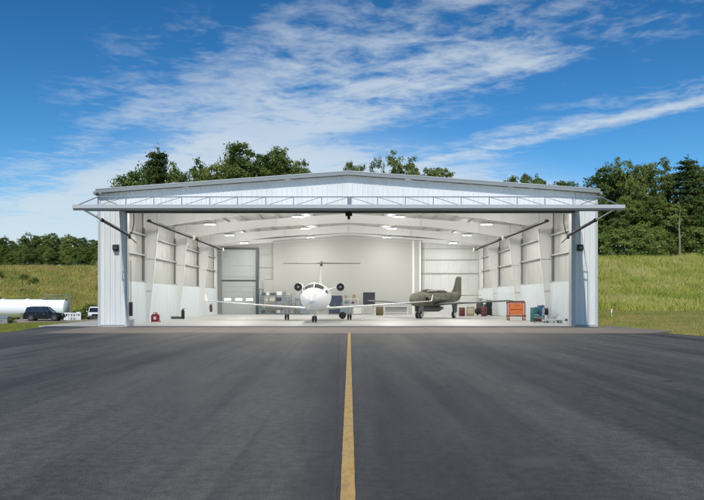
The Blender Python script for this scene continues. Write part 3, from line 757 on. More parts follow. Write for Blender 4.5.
    # landing gear
    g = MB(); g.tube([(0, .05, .15), (0, .15, 1.0)], [.05, .065], 10); g.tube([(0, .06, .3), (0, -.3, .9)], .025, 6); g.bb(-.13, .13, .02, .06, .13, .19)
    ng = g.build('nose_gear', 'white', t, smooth=True); 
    for s in (-1, 1): wheel(ng, (s * .10, .03, .225), .225, .13)
    g = MB(); g.prism([(-.25, .62), (-.25, .92), (.5, .92), (.5, .62)], 'x', -.30, -.285); g.prism([(-.25, .62), (-.25, .92), (.5, .92), (.5, .62)], 'x', .285, .30); g.build('gear_door', 'jet', ng)
    g = MB(); g.lathe([(.05, 0), (.06, .03)], (0, -.05, .62), 'y', 12); g.build('taxi_light', 'lamp_off', ng)
    for s in (-1, 1):
        x = s * 2.45
        g = MB(); g.tube([(x, 6.2, .20), (x, 6.15, .95)], [.075, .09], 10); g.tube([(x, 6.2, .35), (x - s * .6, 6.1, .92)], .03, 6); mg = g.build('main_gear', 'white', t, smooth=True)
        for d in (-.10, .10): wheel(mg, (x + d, 6.2, .235), .235, .12)
        g = MB(); g.prism([(5.95, .42), (5.95, .9), (6.5, .9), (6.42, .42)], 'x', x + s * .26, x + s * .275); g.build('gear_door', 'jet', mg)
make_jet()

# ---------------------------------------------------------------- olive military trainer
def make_warbird():
    t = thing('military_aircraft', 'olive drab military trainer aircraft with straight wings parked at an angle behind the white jet', 'aircraft', (7.5, 65.8, .035), R(-34))
    ST = [(-4.2, .10, 1.58, .10), (-4.12, .26, 1.58, .26), (-3.7, .48, 1.60, .54), (-3.0, .54, 1.64, .60), (-2.0, .58, 1.66, .65), (-1.0, .60, 1.66, .66), (0, .62, 1.66, .67), (1.5, .56, 1.70, .62), (3, .47, 1.78, .53), (4.4, .34, 1.90, .42), (5.1, .08, 2.0, .14)]
    q = MB(); q.loft([ring(*s, n=24) for s in ST]); fus = q.build('fuselage', 'olive', t, smooth=True)
    C = [(-2.6, .12, 2.16, .06), (-2.1, .34, 2.16, .22), (-1.5, .40, 2.18, .30), (0.4, .40, 2.18, .31), (1.6, .33, 2.18, .26), (2.6, .10, 2.18, .10)]
    q = MB(); q.loft([ring(*s, n=20) for s in C]); can = q.build('canopy', 'canopyglass', fus, smooth=True)
    q = MB()
    for y, hw, hh in ((-2.1, .345, .225), (-1.5, .405, .305), (-.7, .405, .31), (.1, .405, .315), (.8, .385, .295), (1.5, .345, .27)):
        pts = [(hw * 1.01 * math.cos(a), y, 2.175 + hh * 1.03 * math.sin(a)) for a in [math.pi * k / 12 for k in range(13)]]; q.tube(pts, .022, 5)
    q.build('canopy_frame', 'olive', can)
    for s in (-1, 1):
        q = MB(); q.lathe([(.20, -2.7), (.24, -2.6), (.27, -2.0), (.10, 1.0)], (s * .68, 0, 1.62), 'y', 14); e = q.build('air_intake', 'olive', fus, smooth=True)
        q = MB(); q.lathe([(.185, -2.72), (.185, -2.70)], (s * .68, 0, 1.62), 'y', 14); q.build('intake_mouth', 'black', e)
        q = MB(); q.loft([aerofoil(s * .4, -1.1, 1.18, 2.3, .13), aerofoil(s * 2.6, -.8, 1.30, 1.8, .14), aerofoil(s * 6.8, -.3, 1.50, 1.1, .09), aerofoil(s * 7.0, -.1, 1.51, .8, .03)])
        w = q.build('wing', 'greywing', t, smooth=True)
        q = MB(); q.loft([aerofoil(s * .08, 3.9, 1.98, 1.05, .05), aerofoil(s * 2.3, 4.2, 2.0, .6, .03)]); q.build('tail_plane', 'olive', t, smooth=True)
        q = MB(); q.tube([(s * 1.6, .45, .3), (s * 1.5, .40, 1.2)], [.05, .07], 8); g = q.build('main_gear', 'blue', t, smooth=True); wheel(g, (s * 1.6, .45, .31), .31, .18)
    q = MB(); q.loft([ring(-2.2, .1, .82, .08, 14), ring(-1.8, .26, .80, .24, 14), ring(.6, .28, .80, .26, 14), ring(1.6, .06, .86, .08, 14)]); q.build('belly_tank', 'greywing', t, smooth=True)
    for s in (-1, 1):
        q = MB(); q.prism([(-2.6, .5), (-2.6, 1.15), (-3.2, 1.15), (-3.1, .6)], 'x', s * .24, s * .26); q.build('gear_door', 'greywing', t)
        q = MB(); q.prism([(.1, .45), (.1, 1.25), (.8, 1.25), (.75, .5)], 'x', s * 1.74, s * 1.76); q.build('gear_door', 'greywing', t)
    def finsec(z, y, ch, th): return [(0, y, z), (th, y + ch * .3, z), (0, y + ch, z), (-th, y + ch * .3, z)]
    q = MB(); q.loft([finsec(2.05, 2.9, 2.4, .07), finsec(2.6, 3.6, 1.7, .07), finsec(3.62, 4.15, 1.15, .05), finsec(3.74, 4.4, .8, .03)]); q.build('fin', 'olive', t)
    q = MB(); q.tube([(0, -2.9, .28), (0, -2.8, 1.1)], [.05, .06], 8); g = q.build('nose_gear', 'steel', t, smooth=True); wheel(g, (-.16, -2.9, .27), .27, .16); wheel(g, (.16, -2.9, .27), .27, .16)
    q = MB(); q.lathe([(.2, 0), (.2, .004)], (0, 0, 0), 'x', 24)
make_warbird()

# ---------------------------------------------------------------- floor things. place by pixel + depth
def G(px, Y): p = at(px, 300, Y); return (p.x, p.y, .035)
def legs(t, w, d, h, r=.02, m='steel', cast=False):
    for sx in (-1, 1):
        for sy in (-1, 1):
            q = MB(); q.bb(sx * w - r, sx * w + r, sy * d - r, sy * d + r, 0, h); q.build('leg', m, t)
# orange heater cabinet on legs
def orange():
    t = thing('tool_cart', 'bright orange panelled cart with dark frame standing by the right wall columns', 'cart', G(516, 57.5))
    q = MB(); q.bb(-.50, .50, -.30, .30, .45, 1.30); q.build('cabinet', 'orange', t, bevel=.02)
    q = MB()
    for x in (-.60, .60): q.bb(x - .04, x + .04, -.36, -.30, .0, 1.38); q.bb(x - .04, x + .04, .30, .36, 0, 1.38)
    q.bb(-.64, .64, -.36, -.30, 1.33, 1.42); q.bb(-.70, .70, .30, .36, 1.33, 1.42); q.bb(-.70, .70, -.36, -.30, .30, .40); q.bb(-.70, .70, .30, .36, .30, .40); q.bb(-.64, .64, -.30, .30, .32, .36)
    q.build('frame', 'orange_dk', t)
    q = MB(); q.bb(-.60, .60, -.30, .30, 1.425, 1.50); q.build('top_shelf', 'gap', t, bevel=.01)
    q = MB(); q.bb(-.48, .48, -.335, -.302, .84, .88); q.bb(-.2, .2, -.35, -.302, 1.12, 1.15); q.build('handle', 'orange_dk', t)
    for x in (-.58, .62):
        for y in (-.33, .33): wheel(t, (x, y, .07), .07, .05, name='caster', n=12)
orange()
def pallet_heater():  # blue/teal drums behind
    for px, Y, h, m, lab in ((534, 54.4, 1.0, 'teal', 'teal drum standing upright just right of the orange cart'), (540.8, 54.7, 1.15, 'blue', 'tall dark blue drum by the right wall, beside a teal one')):
        t = thing('drum', lab, 'drum', G(px, Y)); r = .27
        q = MB(); q.lathe([(r * .95, 0), (r, .03), (r, h * .33), (r * 1.04, h * .35), (r, h * .37), (r, h * .64), (r * 1.04, h * .66), (r, h * .68), (r, h - .03), (r * .95, h)], n=22); q.build('barrel', m, t, smooth=True)
        q = MB(); q.lathe([(r * .9, h), (r * .9, h + .02)]); q.lathe([(.05, h + .02), (.05, h + .06)], (.12, 0, 0), n=10); q.build('lid', 'gap', t)
    t = thing('hose_reel', 'dark hose reel on a stand between the blue drum and the wall column', 'hose reel', G(545.5, 53.2))
    q = MB(); q.lathe([(.30, -.16), (.30, -.13), (.14, -.13), (.14, .13), (.30, .13), (.30, .16)], (0, 0, .75), 'x', 20); q.build('spool', 'steel', t)
    q = MB()
    for k in range(5): 
        pts = [(-.11 + k * .055, .22 * math.cos(a), .75 + .22 * math.sin(a)) for a in [2 * math.pi * j / 16 for j in range(17)]]; q.tube(pts, .03, 6)
    q.build('hose', 'black', t, smooth=True)
    q = MB()
    for x in (-.2, .2): q.tube([(x, -.25, 0), (x, 0, .75), (x, .25, 0)], .02, 6)
    q.build('stand', 'steel', t)
pallet_heater()
def floor_jack(px, Y, lab, m, rz):
    t = thing('floor_jack', lab, 'floor jack', G(px, Y), rz)
    q = MB(); q.prism([(-.55, .08), (-.55, .2), (.1, .30), (.45, .22), (.5, .1)], 'y', -.17, -.13); q.prism([(-.55, .08), (-.55, .2), (.1, .30), (.45, .22), (.5, .1)], 'y', .13, .17); q.bb(-.3, .3, -.13, .13, .1, .16); q.build('frame', m, t)
    q = MB(); q.tube([(-.2, 0, .18), (.35, 0, .36)], .05, 8); q.lathe([(.10, .36), (.11, .40)], (.35, 0, 0), n=12); q.build('lift_arm', 'steel', t)
    q = MB(); q.tube([(-.45, 0, .2), (-1.15, 0, .55)], .022, 8); q.tube([(-1.15, -.2, .55), (-1.15, .2, .55)], .02, 8); q.build('handle', 'steel', t)
    for x in (-.4, .4):
        for y in (-.2, .2): wheel(t, (x, y, .075), .075, .05, 'y', n=12)
floor_jack(551, 51.6, 'low white floor jack on the concrete to the right of the orange cart', 'white', R(20))
floor_jack(541, 51.8, 'low red floor jack lying in front of the drums, right of the orange cart', 'maroon', R(170))
def tow_bar():
    t = thing('tow_bar', 'low pale tow bar with small wheels at the foot of the right wall', 'tow bar', G(556, 50.3), R(8))
    q = MB(); q.tube([(-.9, 0, .22), (.7, 0, .24)], .04, 10); q.tube([(-.9, -.2, .22), (-.9, .2, .22)], .03, 8); q.build('bar', 'white', t, smooth=True)
    q = MB(); q.tube([(.3, -.2, .09), (.3, .2, .09)], .02, 6); q.tube([(.3, 0, .09), (.3, 0, .23)], .025, 6); ax = q.build('axle', 'steel', t)
    for y in (-.2, .2): wheel(t, (.3, y, .09), .09, .06, 'y', n=12)
    q = MB(); q.bb(.66, .9, -.12, .12, .16, .30); q.build('coupling', 'maroon', t, bevel=.01)
tow_bar()
# red cart near left column
def red_cart():
    t = thing('fuel_can_cart', 'small red wheeled canister with a pale label near the left wall', 'canister', G(155.5, 52.0))
    q = MB(); q.bb(-.27, .27, -.2, .2, .06, .58); q.build('body', 'red', t, bevel=.06)
    q = MB(); q.bb(-.09, .10, -.207, -.201, .22, .42); q.build('label_plate', 'white', t)
    q = MB(); q.tube([(-.14, 0, .56), (-.14, 0, .68), (.14, 0, .68), (.14, 0, .56)], .025, 8); q.build('handle', 'red', t)
    q = MB(); q.lathe([(.06, .58), (.05, .64)], (.0, .1, 0), n=12); q.build('cap', 'black', t)
    for x in (-.29, .29): wheel(t, (x, .1, .08), .08, .04, n=12)
red_cart()
# extinguisher + broom + box near second left column
def broom(px, Y, lab, h=1.0, tilt=0.0):
    t = thing('push_broom', lab, 'broom', G(px, Y))
    q = MB(); q.tube([(0, 0, .1), (tilt, .15, h)], .022, 8); q.build('handle', 'black', t)
    q = MB(); q.bb(-.16, .16, -.04, .04, .06, .12); q.build('block', 'card', t)
    q = MB(); q.bb(-.16, .16, -.035, .035, 0, .06); q.build('bristles', 'black', t)
def extinguisher(px, Y, lab, z=0.0, m='red', s=1.0, wall=False):
    g = G(px, Y); t = thing('fire_extinguisher', lab, 'extinguisher', (g[0], g[1], g[2] + z))
    q = MB(); q.lathe([(.08 * s, 0), (.10 * s, .03), (.10 * s, .46 * s), (.06 * s, .55 * s), (.03 * s, .58 * s)], n=16); q.build('cylinder', m, t, smooth=True)
    q = MB(); q.tube([(0, 0, .58 * s), (0, 0, .64 * s)], .025, 8); q.tube([(0, 0, .63 * s), (.14 * s, 0, .66 * s)], .015, 6); q.tube([(0, 0, .60 * s), (.14 * s, 0, .60 * s)], .012, 6); q.build('valve', 'black', t)
    q = MB(); q.tube([(-.02, -.03, .60 * s), (-.14 * s, -.03, .5 * s), (-.13 * s, -.03, .2 * s)], .014, 6); q.build('hose', 'black', t, smooth=True)
    if wall:
        q = MB(); q.bb(-.12, .12, .10, .13, .05, .6); q.build('bracket', 'gap', t)
extinguisher(183, 62.4, 'tall black fire extinguisher standing on the floor at the foot of the second left column', 0, 'black', 1.35)
def toolbox():
    t = thing('tool_box', 'low dark grey tool box on the floor beside the second left column', 'tool box', G(176.5, 62.4))
    q = MB(); q.bb(-.42, .42, -.18, .18, 0, .16); q.build('box', 'gap', t, bevel=.01)
    q = MB(); q.bb(-.42, .42, -.18, .18, .165, .21); q.build('lid', 'bluegrey', t, bevel=.01)
    q = MB(); q.tube([(-.1, 0, .21), (-.1, 0, .25), (.1, 0, .25), (.1, 0, .21)], .01, 6); q.build('handle', 'chrome', t)
toolbox()
extinguisher(211, 76.5, 'dark fire extinguisher hung on the left side wall near the rear corner', .35, 'maroon', 1.3, True)
# at left jamb: black hand dryer like post above a white bucket
def bucket():
    t = thing('bucket', 'white plastic bucket on the floor just inside the left door jamb', 'bucket', (at(131.8, 300, 46.4).x, 46.4, .035))
    q = MB(); q.lathe([(.14, 0), (.19, .36), (.205, .36), (.205, .33)], n=18); q.build('pail', 'white', t, smooth=True)
    q = MB(); q.tube([(.19 * math.cos(a), 0, .34 + .12 * math.sin(a)) for a in [math.pi * k / 10 for k in range(11)]], .008, 5); q.build('handle', 'steel', t)
    t = thing('control_box', 'black upright door control box on the left jamb just above the white bucket', 'control box', (OL + .16, D + .36, .62))
    q = MB(); q.bb(-.11, .11, 0, .16, 0, .85); q.build('box', 'gap', t, bevel=.015)
    q = MB(); 
    q.lathe([(.03, -.02), (.03, 0)], (0, 0, .66), 'y', 10); q.lathe([(.03, -.02), (.03, 0)], (0, 0, .5), 'y', 10); q.build('push_button', 'red', t)
    q = MB(); q.tube([(0, .08, .85), (0, .08, 3.4)], .018, 6); q.build('conduit', 'gap', t)
bucket()

# ---- back wall clutter
BY = 82.0
def rack(px, Y, w, h, shelves, lab, m='bluegrey', boxes=True, seed=1, d=.55):
    g = G(px, Y); t = thing('storage_rack', lab, 'rack', g)
    for sx in (-1, 0, 1):
        for sy in (-1, 1):
            q = MB(); q.bb(sx * w / 2 - .03, sx * w / 2 + .03, sy * d / 2 - .03, sy * d / 2 + .03, 0, h); q.build('upright', m, t)
    for z in shelves: q = MB(); q.bb(-w / 2, w / 2, -d / 2, d / 2, z - .03, z + .03); q.build('shelf', m, t)
    if boxes:
        rg = random.Random(seed)
        k = 0
        for z in shelves:
            x = -w / 2 + .1
            while x < w / 2 - .35:
                bw, bh = rg.uniform(.25, .6), rg.uniform(.18, .42)
                if x + bw > w / 2 - .05: break
                if rg.random() < .72:
                    mm = rg.choice(['navy', 'bluegrey', 'white', 'card', 'gap', 'cream', 'bluegrey'])
                    b = MB(); b.bb(-bw / 2, bw / 2, -d * .42, d * .42, 0, bh); o = b.build('storage_box', mm, bevel=.012)
                    o.location = (g[0] + x + bw / 2, g[1], g[2] + z + .031)
                    nm = {'navy': 'dark navy', 'bluegrey': 'blue grey', 'white': 'white', 'card': 'brown cardboard', 'gap': 'dark grey', 'cream': 'cream'}[mm]
                    tag(o, '%s box on the %s' % (nm, lab.split(' against')[0]), 'box', 'boxes kept on the racks along the back wall')
                x += bw + rg.uniform(.04, .2)
    return t
rack(276, BY, 3.3, 2.15, (.10, .75, 1.40, 2.05), 'open blue grey storage rack against the back wall left of the white jet', seed=3)
rack(295.5, BY + .1, 1.4, 1.9, (.10, .8, 1.5), 'narrow storage rack against the back wall just behind the left of the jet nose', seed=8)
rack(351, BY, 1.6, 1.75, (.5, 1.1, 1.7), 'white shelf rack against the back wall right of the white jet', m='white', seed=12)
def cabinet(px, Y, w, h, d, m, lab, cat='cabinet', z=0, nd=2, name='tool_cabinet'):
    g = G(px, Y); t = thing(name, lab, cat, (g[0], g[1], g[2] + z))
    q = MB(); q.bb(-w / 2, w / 2, -d / 2, d / 2, .08, h); q.build('body', m, t, bevel=.015)
    for k in range(nd):
        x0 = -w / 2 + w * k / nd + .02; x1 = -w / 2 + w * (k + 1) / nd - .02
        q = MB(); q.bb(x0, x1, -d / 2 - .022, -d / 2 - .002, .12, h - .04); dd = q.build('cabinet_door', m, t)
        q = MB(); q.bb(x1 - .06, x1 - .03, -d / 2 - .05, -d / 2 - .024, h * .45, h * .6); q.build('handle', 'chrome', dd)
    q = MB()
    for sx in (-1, 1):
        for sy in (-1, 1): q.bb(sx * (w / 2 - .06) - .03, sx * (w / 2 - .06) + .03, sy * (d / 2 - .06) - .03, sy * (d / 2 - .06) + .03, 0, .08)
    q.build('feet', 'gap', t)
    return t
cabinet(335.5, 81.4, 1.45, 2.05, .6, 'navy', 'dark navy double-door cabinet partly behind the right side of the jet nose')
cabinet(305, 81.2, 1.1, 1.6, .6, 'bluegrey', 'blue grey cabinet behind the jet fuselage, low and wide')
cabinet(345.5, 80.4, 1.2, .85, .6, 'bluegrey', 'low blue grey cabinet on the floor behind the right main wheel of the jet')
cabinet(357.5, 80.2, .9, .85, .6, 'white', 'low white cabinet left of the trolley that carries a dark panel')
# dark panel on white trolley
def panel_cart():
    t = thing('trolley', 'white trolley at the back wall carrying a large dark panel', 'trolley', G(369, 79.5))
    q = MB(); q.bb(-.7, .7, -.3, .3, .86, .92); q.bb(-.66, .66, -.28, .28, .25, .29); q.build('shelf', 'white', t); legs(t, .64, .26, .86, .025, 'white')
    for x in (-.64, .64):
        for y in (-.26, .26): pass
    s = thing('display_panel', 'large square dark slate panel standing on the white trolley', 'panel', (at(369, 300, 79.5).x, 79.5, .035 + .922))
    q = MB(); q.bb(-.60, .60, -.05, .05, .06, 1.42); q.build('screen', 'slate', s, bevel=.01)
    q = MB(); q.bb(-.64, .64, -.03, .065, 1.421, 1.46); q.bb(-.64, -.601, -.06, .06, .05, 1.42); q.bb(.601, .64, -.06, .06, .05, 1.42); q.build('frame', 'gap', s)
    q = MB(); q.bb(-.4, .4, -.15, .15, 0, .055); q.build('foot', 'gap', s)
panel_cart()
def drum(px, Y, r, h, m, lab):
    t = thing('drum', lab, 'drum', G(px, Y))
    q = MB(); q.lathe([(r * .95, 0), (r, .03), (r, h * .33), (r * 1.04, h * .35), (r, h * .37), (r, h * .64), (r * 1.04, h * .66), (r, h * .68), (r, h - .03), (r * .95, h)], n=20); q.build('barrel', m, t, smooth=True)
    q = MB(); q.lathe([(r * .9, h), (r * .9, h + .015)]); q.build('lid', 'gap', t)
drum(379.5, 76.5, .36, .86, 'brown', 'rusty brown drum at the back of the hangar right of the dark panel')
drum(462, 73.0, .30, .82, 'maroon', 'dark red drum behind the tail of the olive aircraft')
drum(484, 72.5, .28, .9, 'maroon', 'maroon drum in front of the dark machine by the right rear columns')
def tyre():
    t = thing('spare_wheel', 'dark wheel standing upright on the floor next to the right main gear of the jet', 'wheel', G(342.5, 62.0))
    w = MB(); w.lathe([(.16, -.10), (.27, -.10), (.30, -.05), (.30, .05), (.27, .10), (.16, .10)], (0, 0, .30), 'y', 20); w.build('tyre', 'rubber', t, smooth=True)
    w = MB(); w.lathe([(.16, -.07), (.16, .07)], (0, 0, .30), 'y', 16); w.build('rim', 'steel', t)
tyre()
def bench(px, Y, w, lab, m='white'):
    t = thing('work_bench', lab, 'bench', G(px, Y))
    q = MB(); q.bb(-w / 2, w / 2, -.35, .35, .84, .90); q.build('top', m, t, bevel=.008); 
    q = MB(); q.bb(-w / 2 + .05, w / 2 - .05, -.3, .3, .2, .24); q.build('shelf', m, t)
    q = MB(); q.bb(-w / 2 + .08, w / 2 - .08, .28, .31, .25, .83); q.build('back_panel', 'doorpanel', t)
    legs(t, w / 2 - .06, .3, .84, .03, m)
bench(396, 81.0, 2.6, 'pale work bench along the back wall between the dark panel and the olive aircraft')
def ladder():
    t = thing('step_ladder', 'tall folded dark green step ladder standing at the back wall right of the roller door', 'ladder', G(261, 81.8))
    for x in (-.22, .22):
        q = MB(); q.tube([(x * 1.2, -.25, 0), (x, .05, 2.7)], .035, 6); q.build('rail', 'teal', t)
        q = MB(); q.tube([(x * 1.15, .3, 0), (x * .9, .08, 2.65)], .025, 6); q.build('rear_rail', 'gap', t)
    for k in range(8):
        z = .3 + k * .31; f = z / 2.7; q = MB(); q.bb(-.24 * (1.1 - f * .1), .24 * (1.1 - f * .1), -.25 + .30 * f - .05, -.25 + .30 * f + .05, z - .02, z + .02); q.build('tread', 'gap', t)
    q = MB(); q.bb(-.25, .25, -.05, .2, 2.68, 2.76); q.build('cap', 'gap', t)
ladder()
# dark machine: compressor
def tug():
    t = thing('air_compressor', 'dark machine with tank, motor and pipes beside the right rear wall columns', 'compressor', G(482, 75.5))
    q = MB(); q.lathe([(.05, -.75), (.24, -.68), (.30, -.55), (.30, .55), (.24, .68), (.05, .75)], (0, 0, .45), 'x', 18); q.build('air_tank', 'black', t, smooth=True)
    for x in (-.45, .45):
        q = MB(); q.bb(x - .04, x + .04, -.25, .25, 0, .25); q.build('foot', 'black', t)
    q = MB(); q.bb(-.55, .05, -.22, .22, .76, 1.25); q.lathe([(.10, 1.25), (.09, 1.5)], (-.4, 0, 0), n=12); q.lathe([(.10, 1.25), (.09, 1.5)], (-.12, 0, 0), n=12); q.build('pump', 'maroon', t, bevel=.02)
    q = MB(); q.lathe([(.17, .2), (.19, .25), (.19, .6), (.15, .66)], (0, 0, .98), 'x', 16); q.build('motor', 'navy', t, smooth=True)
    q = MB(); q.lathe([(.36, -.30), (.36, -.26)], (-.25, 0, 1.05), 'y', 22); q.build('pulley', 'gap', t)
    q = MB(); q.tube([(-.3, 0, 1.4), (-.3, 0, 1.62), (.5, 0, 1.62), (.5, 0, .7)], .03, 8); q.build('pipe', 'steel', t)
    t2 = cabinet(489, 74.2, .55, 1.55, .5, 'black', 'tall narrow black cabinet right of the dark compressor', nd=1)
    b = thing('wall_cabinet', 'white box cabinet fixed high above the dark compressor at the right rear', 'cabinet', (at(483, 300, 82.6).x, 82.6, 1.75))
    q = MB(); q.bb(-.55, .55, -.3, .3, 0, .95); q.build('body', 'cream', b, bevel=.01)
    for x in (-.54, .005): q = MB(); q.bb(x + .02, x + .52, -.325, -.302, .03, .92); q.build('cabinet_door', 'white', b)
    q = MB(); q.bb(-.55, .55, .3, .62, -.05, .0); q.bb(-.5, -.46, -.25, .62, -.06, -.001); q.bb(.46, .5, -.25, .62, -.06, -.001); q.build('bracket', 'steel', b)
tug()
def crate():
    t = thing('shipping_crate', 'cream coloured crate on the floor between the red drum and the compressor', 'crate', G(470, 74.0))
    q = MB(); q.bb(-.34, .34, -.3, .3, .1, .88); q.build('body', 'cream', t)
    q = MB()
    for z in (.14, .80): q.bb(-.36, .36, -.325, -.302, z, z + .08)
    for x in (-.36, .28): q.bb(x, x + .08, -.35, -.326, .1, .9)
    q.build('batten', 'card', t)
    q = MB(); q.bb(-.36, .36, -.3, -.2, 0, .1); q.bb(-.36, .36, .2, .3, 0, .1); q.build('skid', 'card', t)
crate()
def wallbox(px, py, Y, w, h, m, lab):
    p = at(px, py, Y); t = thing('electrical_box', lab, 'electrical box', p)
    q = MB(); q.bb(-w / 2, w / 2, -.08, .08, -h / 2, h / 2); q.build('enclosure', m, t, bevel=.01)
    q = MB(); q.bb(-w / 2 + .03, w / 2 - .03, -.092, -.082, -h / 2 + .03, h / 2 - .03); q.build('cover', m, t)
    q = MB(); q.tube([(0, 0, h / 2), (0, 0, h / 2 + 1.2)], .02, 6); q.build('conduit', 'steel', t)
wallbox(500.5, 305, 73.9, .28, .5, 'gap', 'small dark electrical box on the third right column')

# ---------------------------------------------------------------- vehicles outside left
def car(name, label, cat, loc, rz, paint, L=4.75, H=1.82, W=1.92, lower=None):
    t = thing(name, label, cat, loc, rz)
    k = L / 4.75; h = H / 1.82; w = W / 2
    # x forward. stations: x, zbottom, ztop(belt), halfwidth
    S = [(-2.34, .45, .92, .80), (-2.28, .36, 1.02, .90), (-2.0, .30, 1.06, .95), (-1.0, .28, 1.06, .96), (0.6, .28, 1.05, .96), (1.05, .28, 1.03, .96), (1.6, .30, 1.00, .94), (2.1, .32, .93, .90), (2.30, .38, .82, .82), (2.37, .45, .70, .74)]
    q = MB(); rings = []
    for x, zb, ztp, hw in S:
        x *= k; hw *= w / .96; ztp *= h; zb *= h; zm = (zb + ztp) / 2
        rings.append([(x, -hw * .9, zb), (x, -hw, zb + .1), (x, -hw * 1.0, zm), (x, -hw * .95, ztp - .05), (x, -hw * .86, ztp), (x, hw * .86, ztp), (x, hw * .95, ztp - .05), (x, hw, zm), (x, hw, zb + .1), (x, hw * .9, zb)])
    q.loft(rings); body = q.build('body', paint, t, smooth=True)
    C = [(-2.18, 1.05, 1.06), (-1.95, 1.03, 1.62), (-1.5, 1.03, 1.74), (0.1, 1.03, 1.74), (.45, 1.02, 1.66), (1.25, 1.0, 1.02)]
    q = MB(); rings = []
    for x, a, b in C:
        hw = .83 * w / .96; ti = hw - (b - a) * .22
        rings.append([(x * k, -hw, a * h), (x * k, -ti, b * h), (x * k, ti, b * h), (x * k, hw, a * h)])
    q.loft(rings); q.build('windows', 'glass', t, smooth=False)
    q = MB(); rings = []
    for x, z in ((-2.02, 1.64), (-1.9, 1.72), (-1.5, 1.79), (0.1, 1.79), (.42, 1.72), (.5, 1.66)):
        hw = .69 * w / .96; rings.append([(x * k, -hw, z * h - .05), (x * k, -hw * .95, z * h), (x * k, hw * .95, z * h), (x * k, hw, z * h - .05)])
    q.loft(rings)
    for s in (-1, 1):
        for xb, xt in ((1.22, .42), (.28, .10), (-.78, -.80), (-1.62, -1.60), (-2.16, -1.94)):
            hw = .835 * w / .96; ti = .70 * w / .96; q.tube([(xb * k, s * hw, 1.03 * h), (xt * k, s * ti, 1.72 * h)], .045, 5)
    roof = q.build('roof', paint, t)
    q = MB()
    for s in (-1, 1): q.tube([(-1.6 * k, s * .60 * w / .96, 1.80 * h), (-1.5 * k, s * .6 * w / .96, 1.86 * h), (.1 * k, s * .6 * w / .96, 1.86 * h), (.2 * k, s * .6 * w / .96, 1.80 * h)], .02, 6)
    q.build('roof_rack', 'gap', roof)
    for x in (-1.42, 1.45):
        for s in (-1, 1):
            q = MB(); q.lathe([(.43, -.02), (.43, .012)], (x * k, s * w, .42), 'y', 24); q.build('wheel_arch', 'black', body)
            wheel(t, (x * k, s * (w - .09), .365), .365, .25, 'y', rim=.62, rm='gap' if paint == 'carblack' else 'steel')
    for s in (-1, 1):
        q = MB(); q.bb(2.20 * k, 2.385 * k, s * .62 - .14, s * .62 + .14, .68 * h, .82 * h); q.build('headlight', 'lamp_off', body, bevel=.02)
        q = MB(); q.bb(-2.36 * k, -2.2 * k, s * .74 - .08, s * .74 + .08, .74 * h, 1.0 * h); q.build('tail_light', 'tail', body, bevel=.02)
        q = MB(); q.bb(.78 * k, .95 * k, s * (w + .02) - .02, s * (w + .02) + .14 * s, 1.05 * h, 1.20 * h); q.build('wing_mirror', paint, body)
        q = MB(); 
        for x in (.30, -.72): q.bb(x * k - .2, x * k - .05, s * (w * .98), s * (w * .98 + .03), .86 * h, .89 * h)
        q.build('door_handle', 'chrome', body)
        q = MB(); q.bb(-1.0 * k, 1.0 * k, s * w * .93, s * (w + .015), .27 * h, .36 * h); q.build('side_sill', 'black', body)
    q = MB(); q.bb(2.34 * k, 2.40 * k, -.42, .42, .58 * h, .80 * h); q.build('grille', 'black', body)
    q = MB(); q.bb(2.30 * k, 2.43 * k, -.82, .82, .40 * h, .56 * h); q.build('bumper', lower or paint, body, bevel=.03)
    q = MB(); q.bb(-2.43 * k, -2.28 * k, -.82, .82, .40 * h, .58 * h); q.build('bumper', lower or paint, body, bevel=.03)
    return t
p = at(44.6, 300, 96); car('parked_car', 'black sport utility vehicle parked side-on in front of the long white tank', 'car', (p.x, 96, terrain(p.x, 96) + .06), R(6), 'carblack')
p = at(94, 300, 98); car('parked_car', 'white car parked nose toward the camera at the left corner of the hangar', 'car', (p.x, 98.5, terrain(p.x, 98) + .08), R(-72), 'carwhite', 4.7, 1.68, 1.85, 'black')
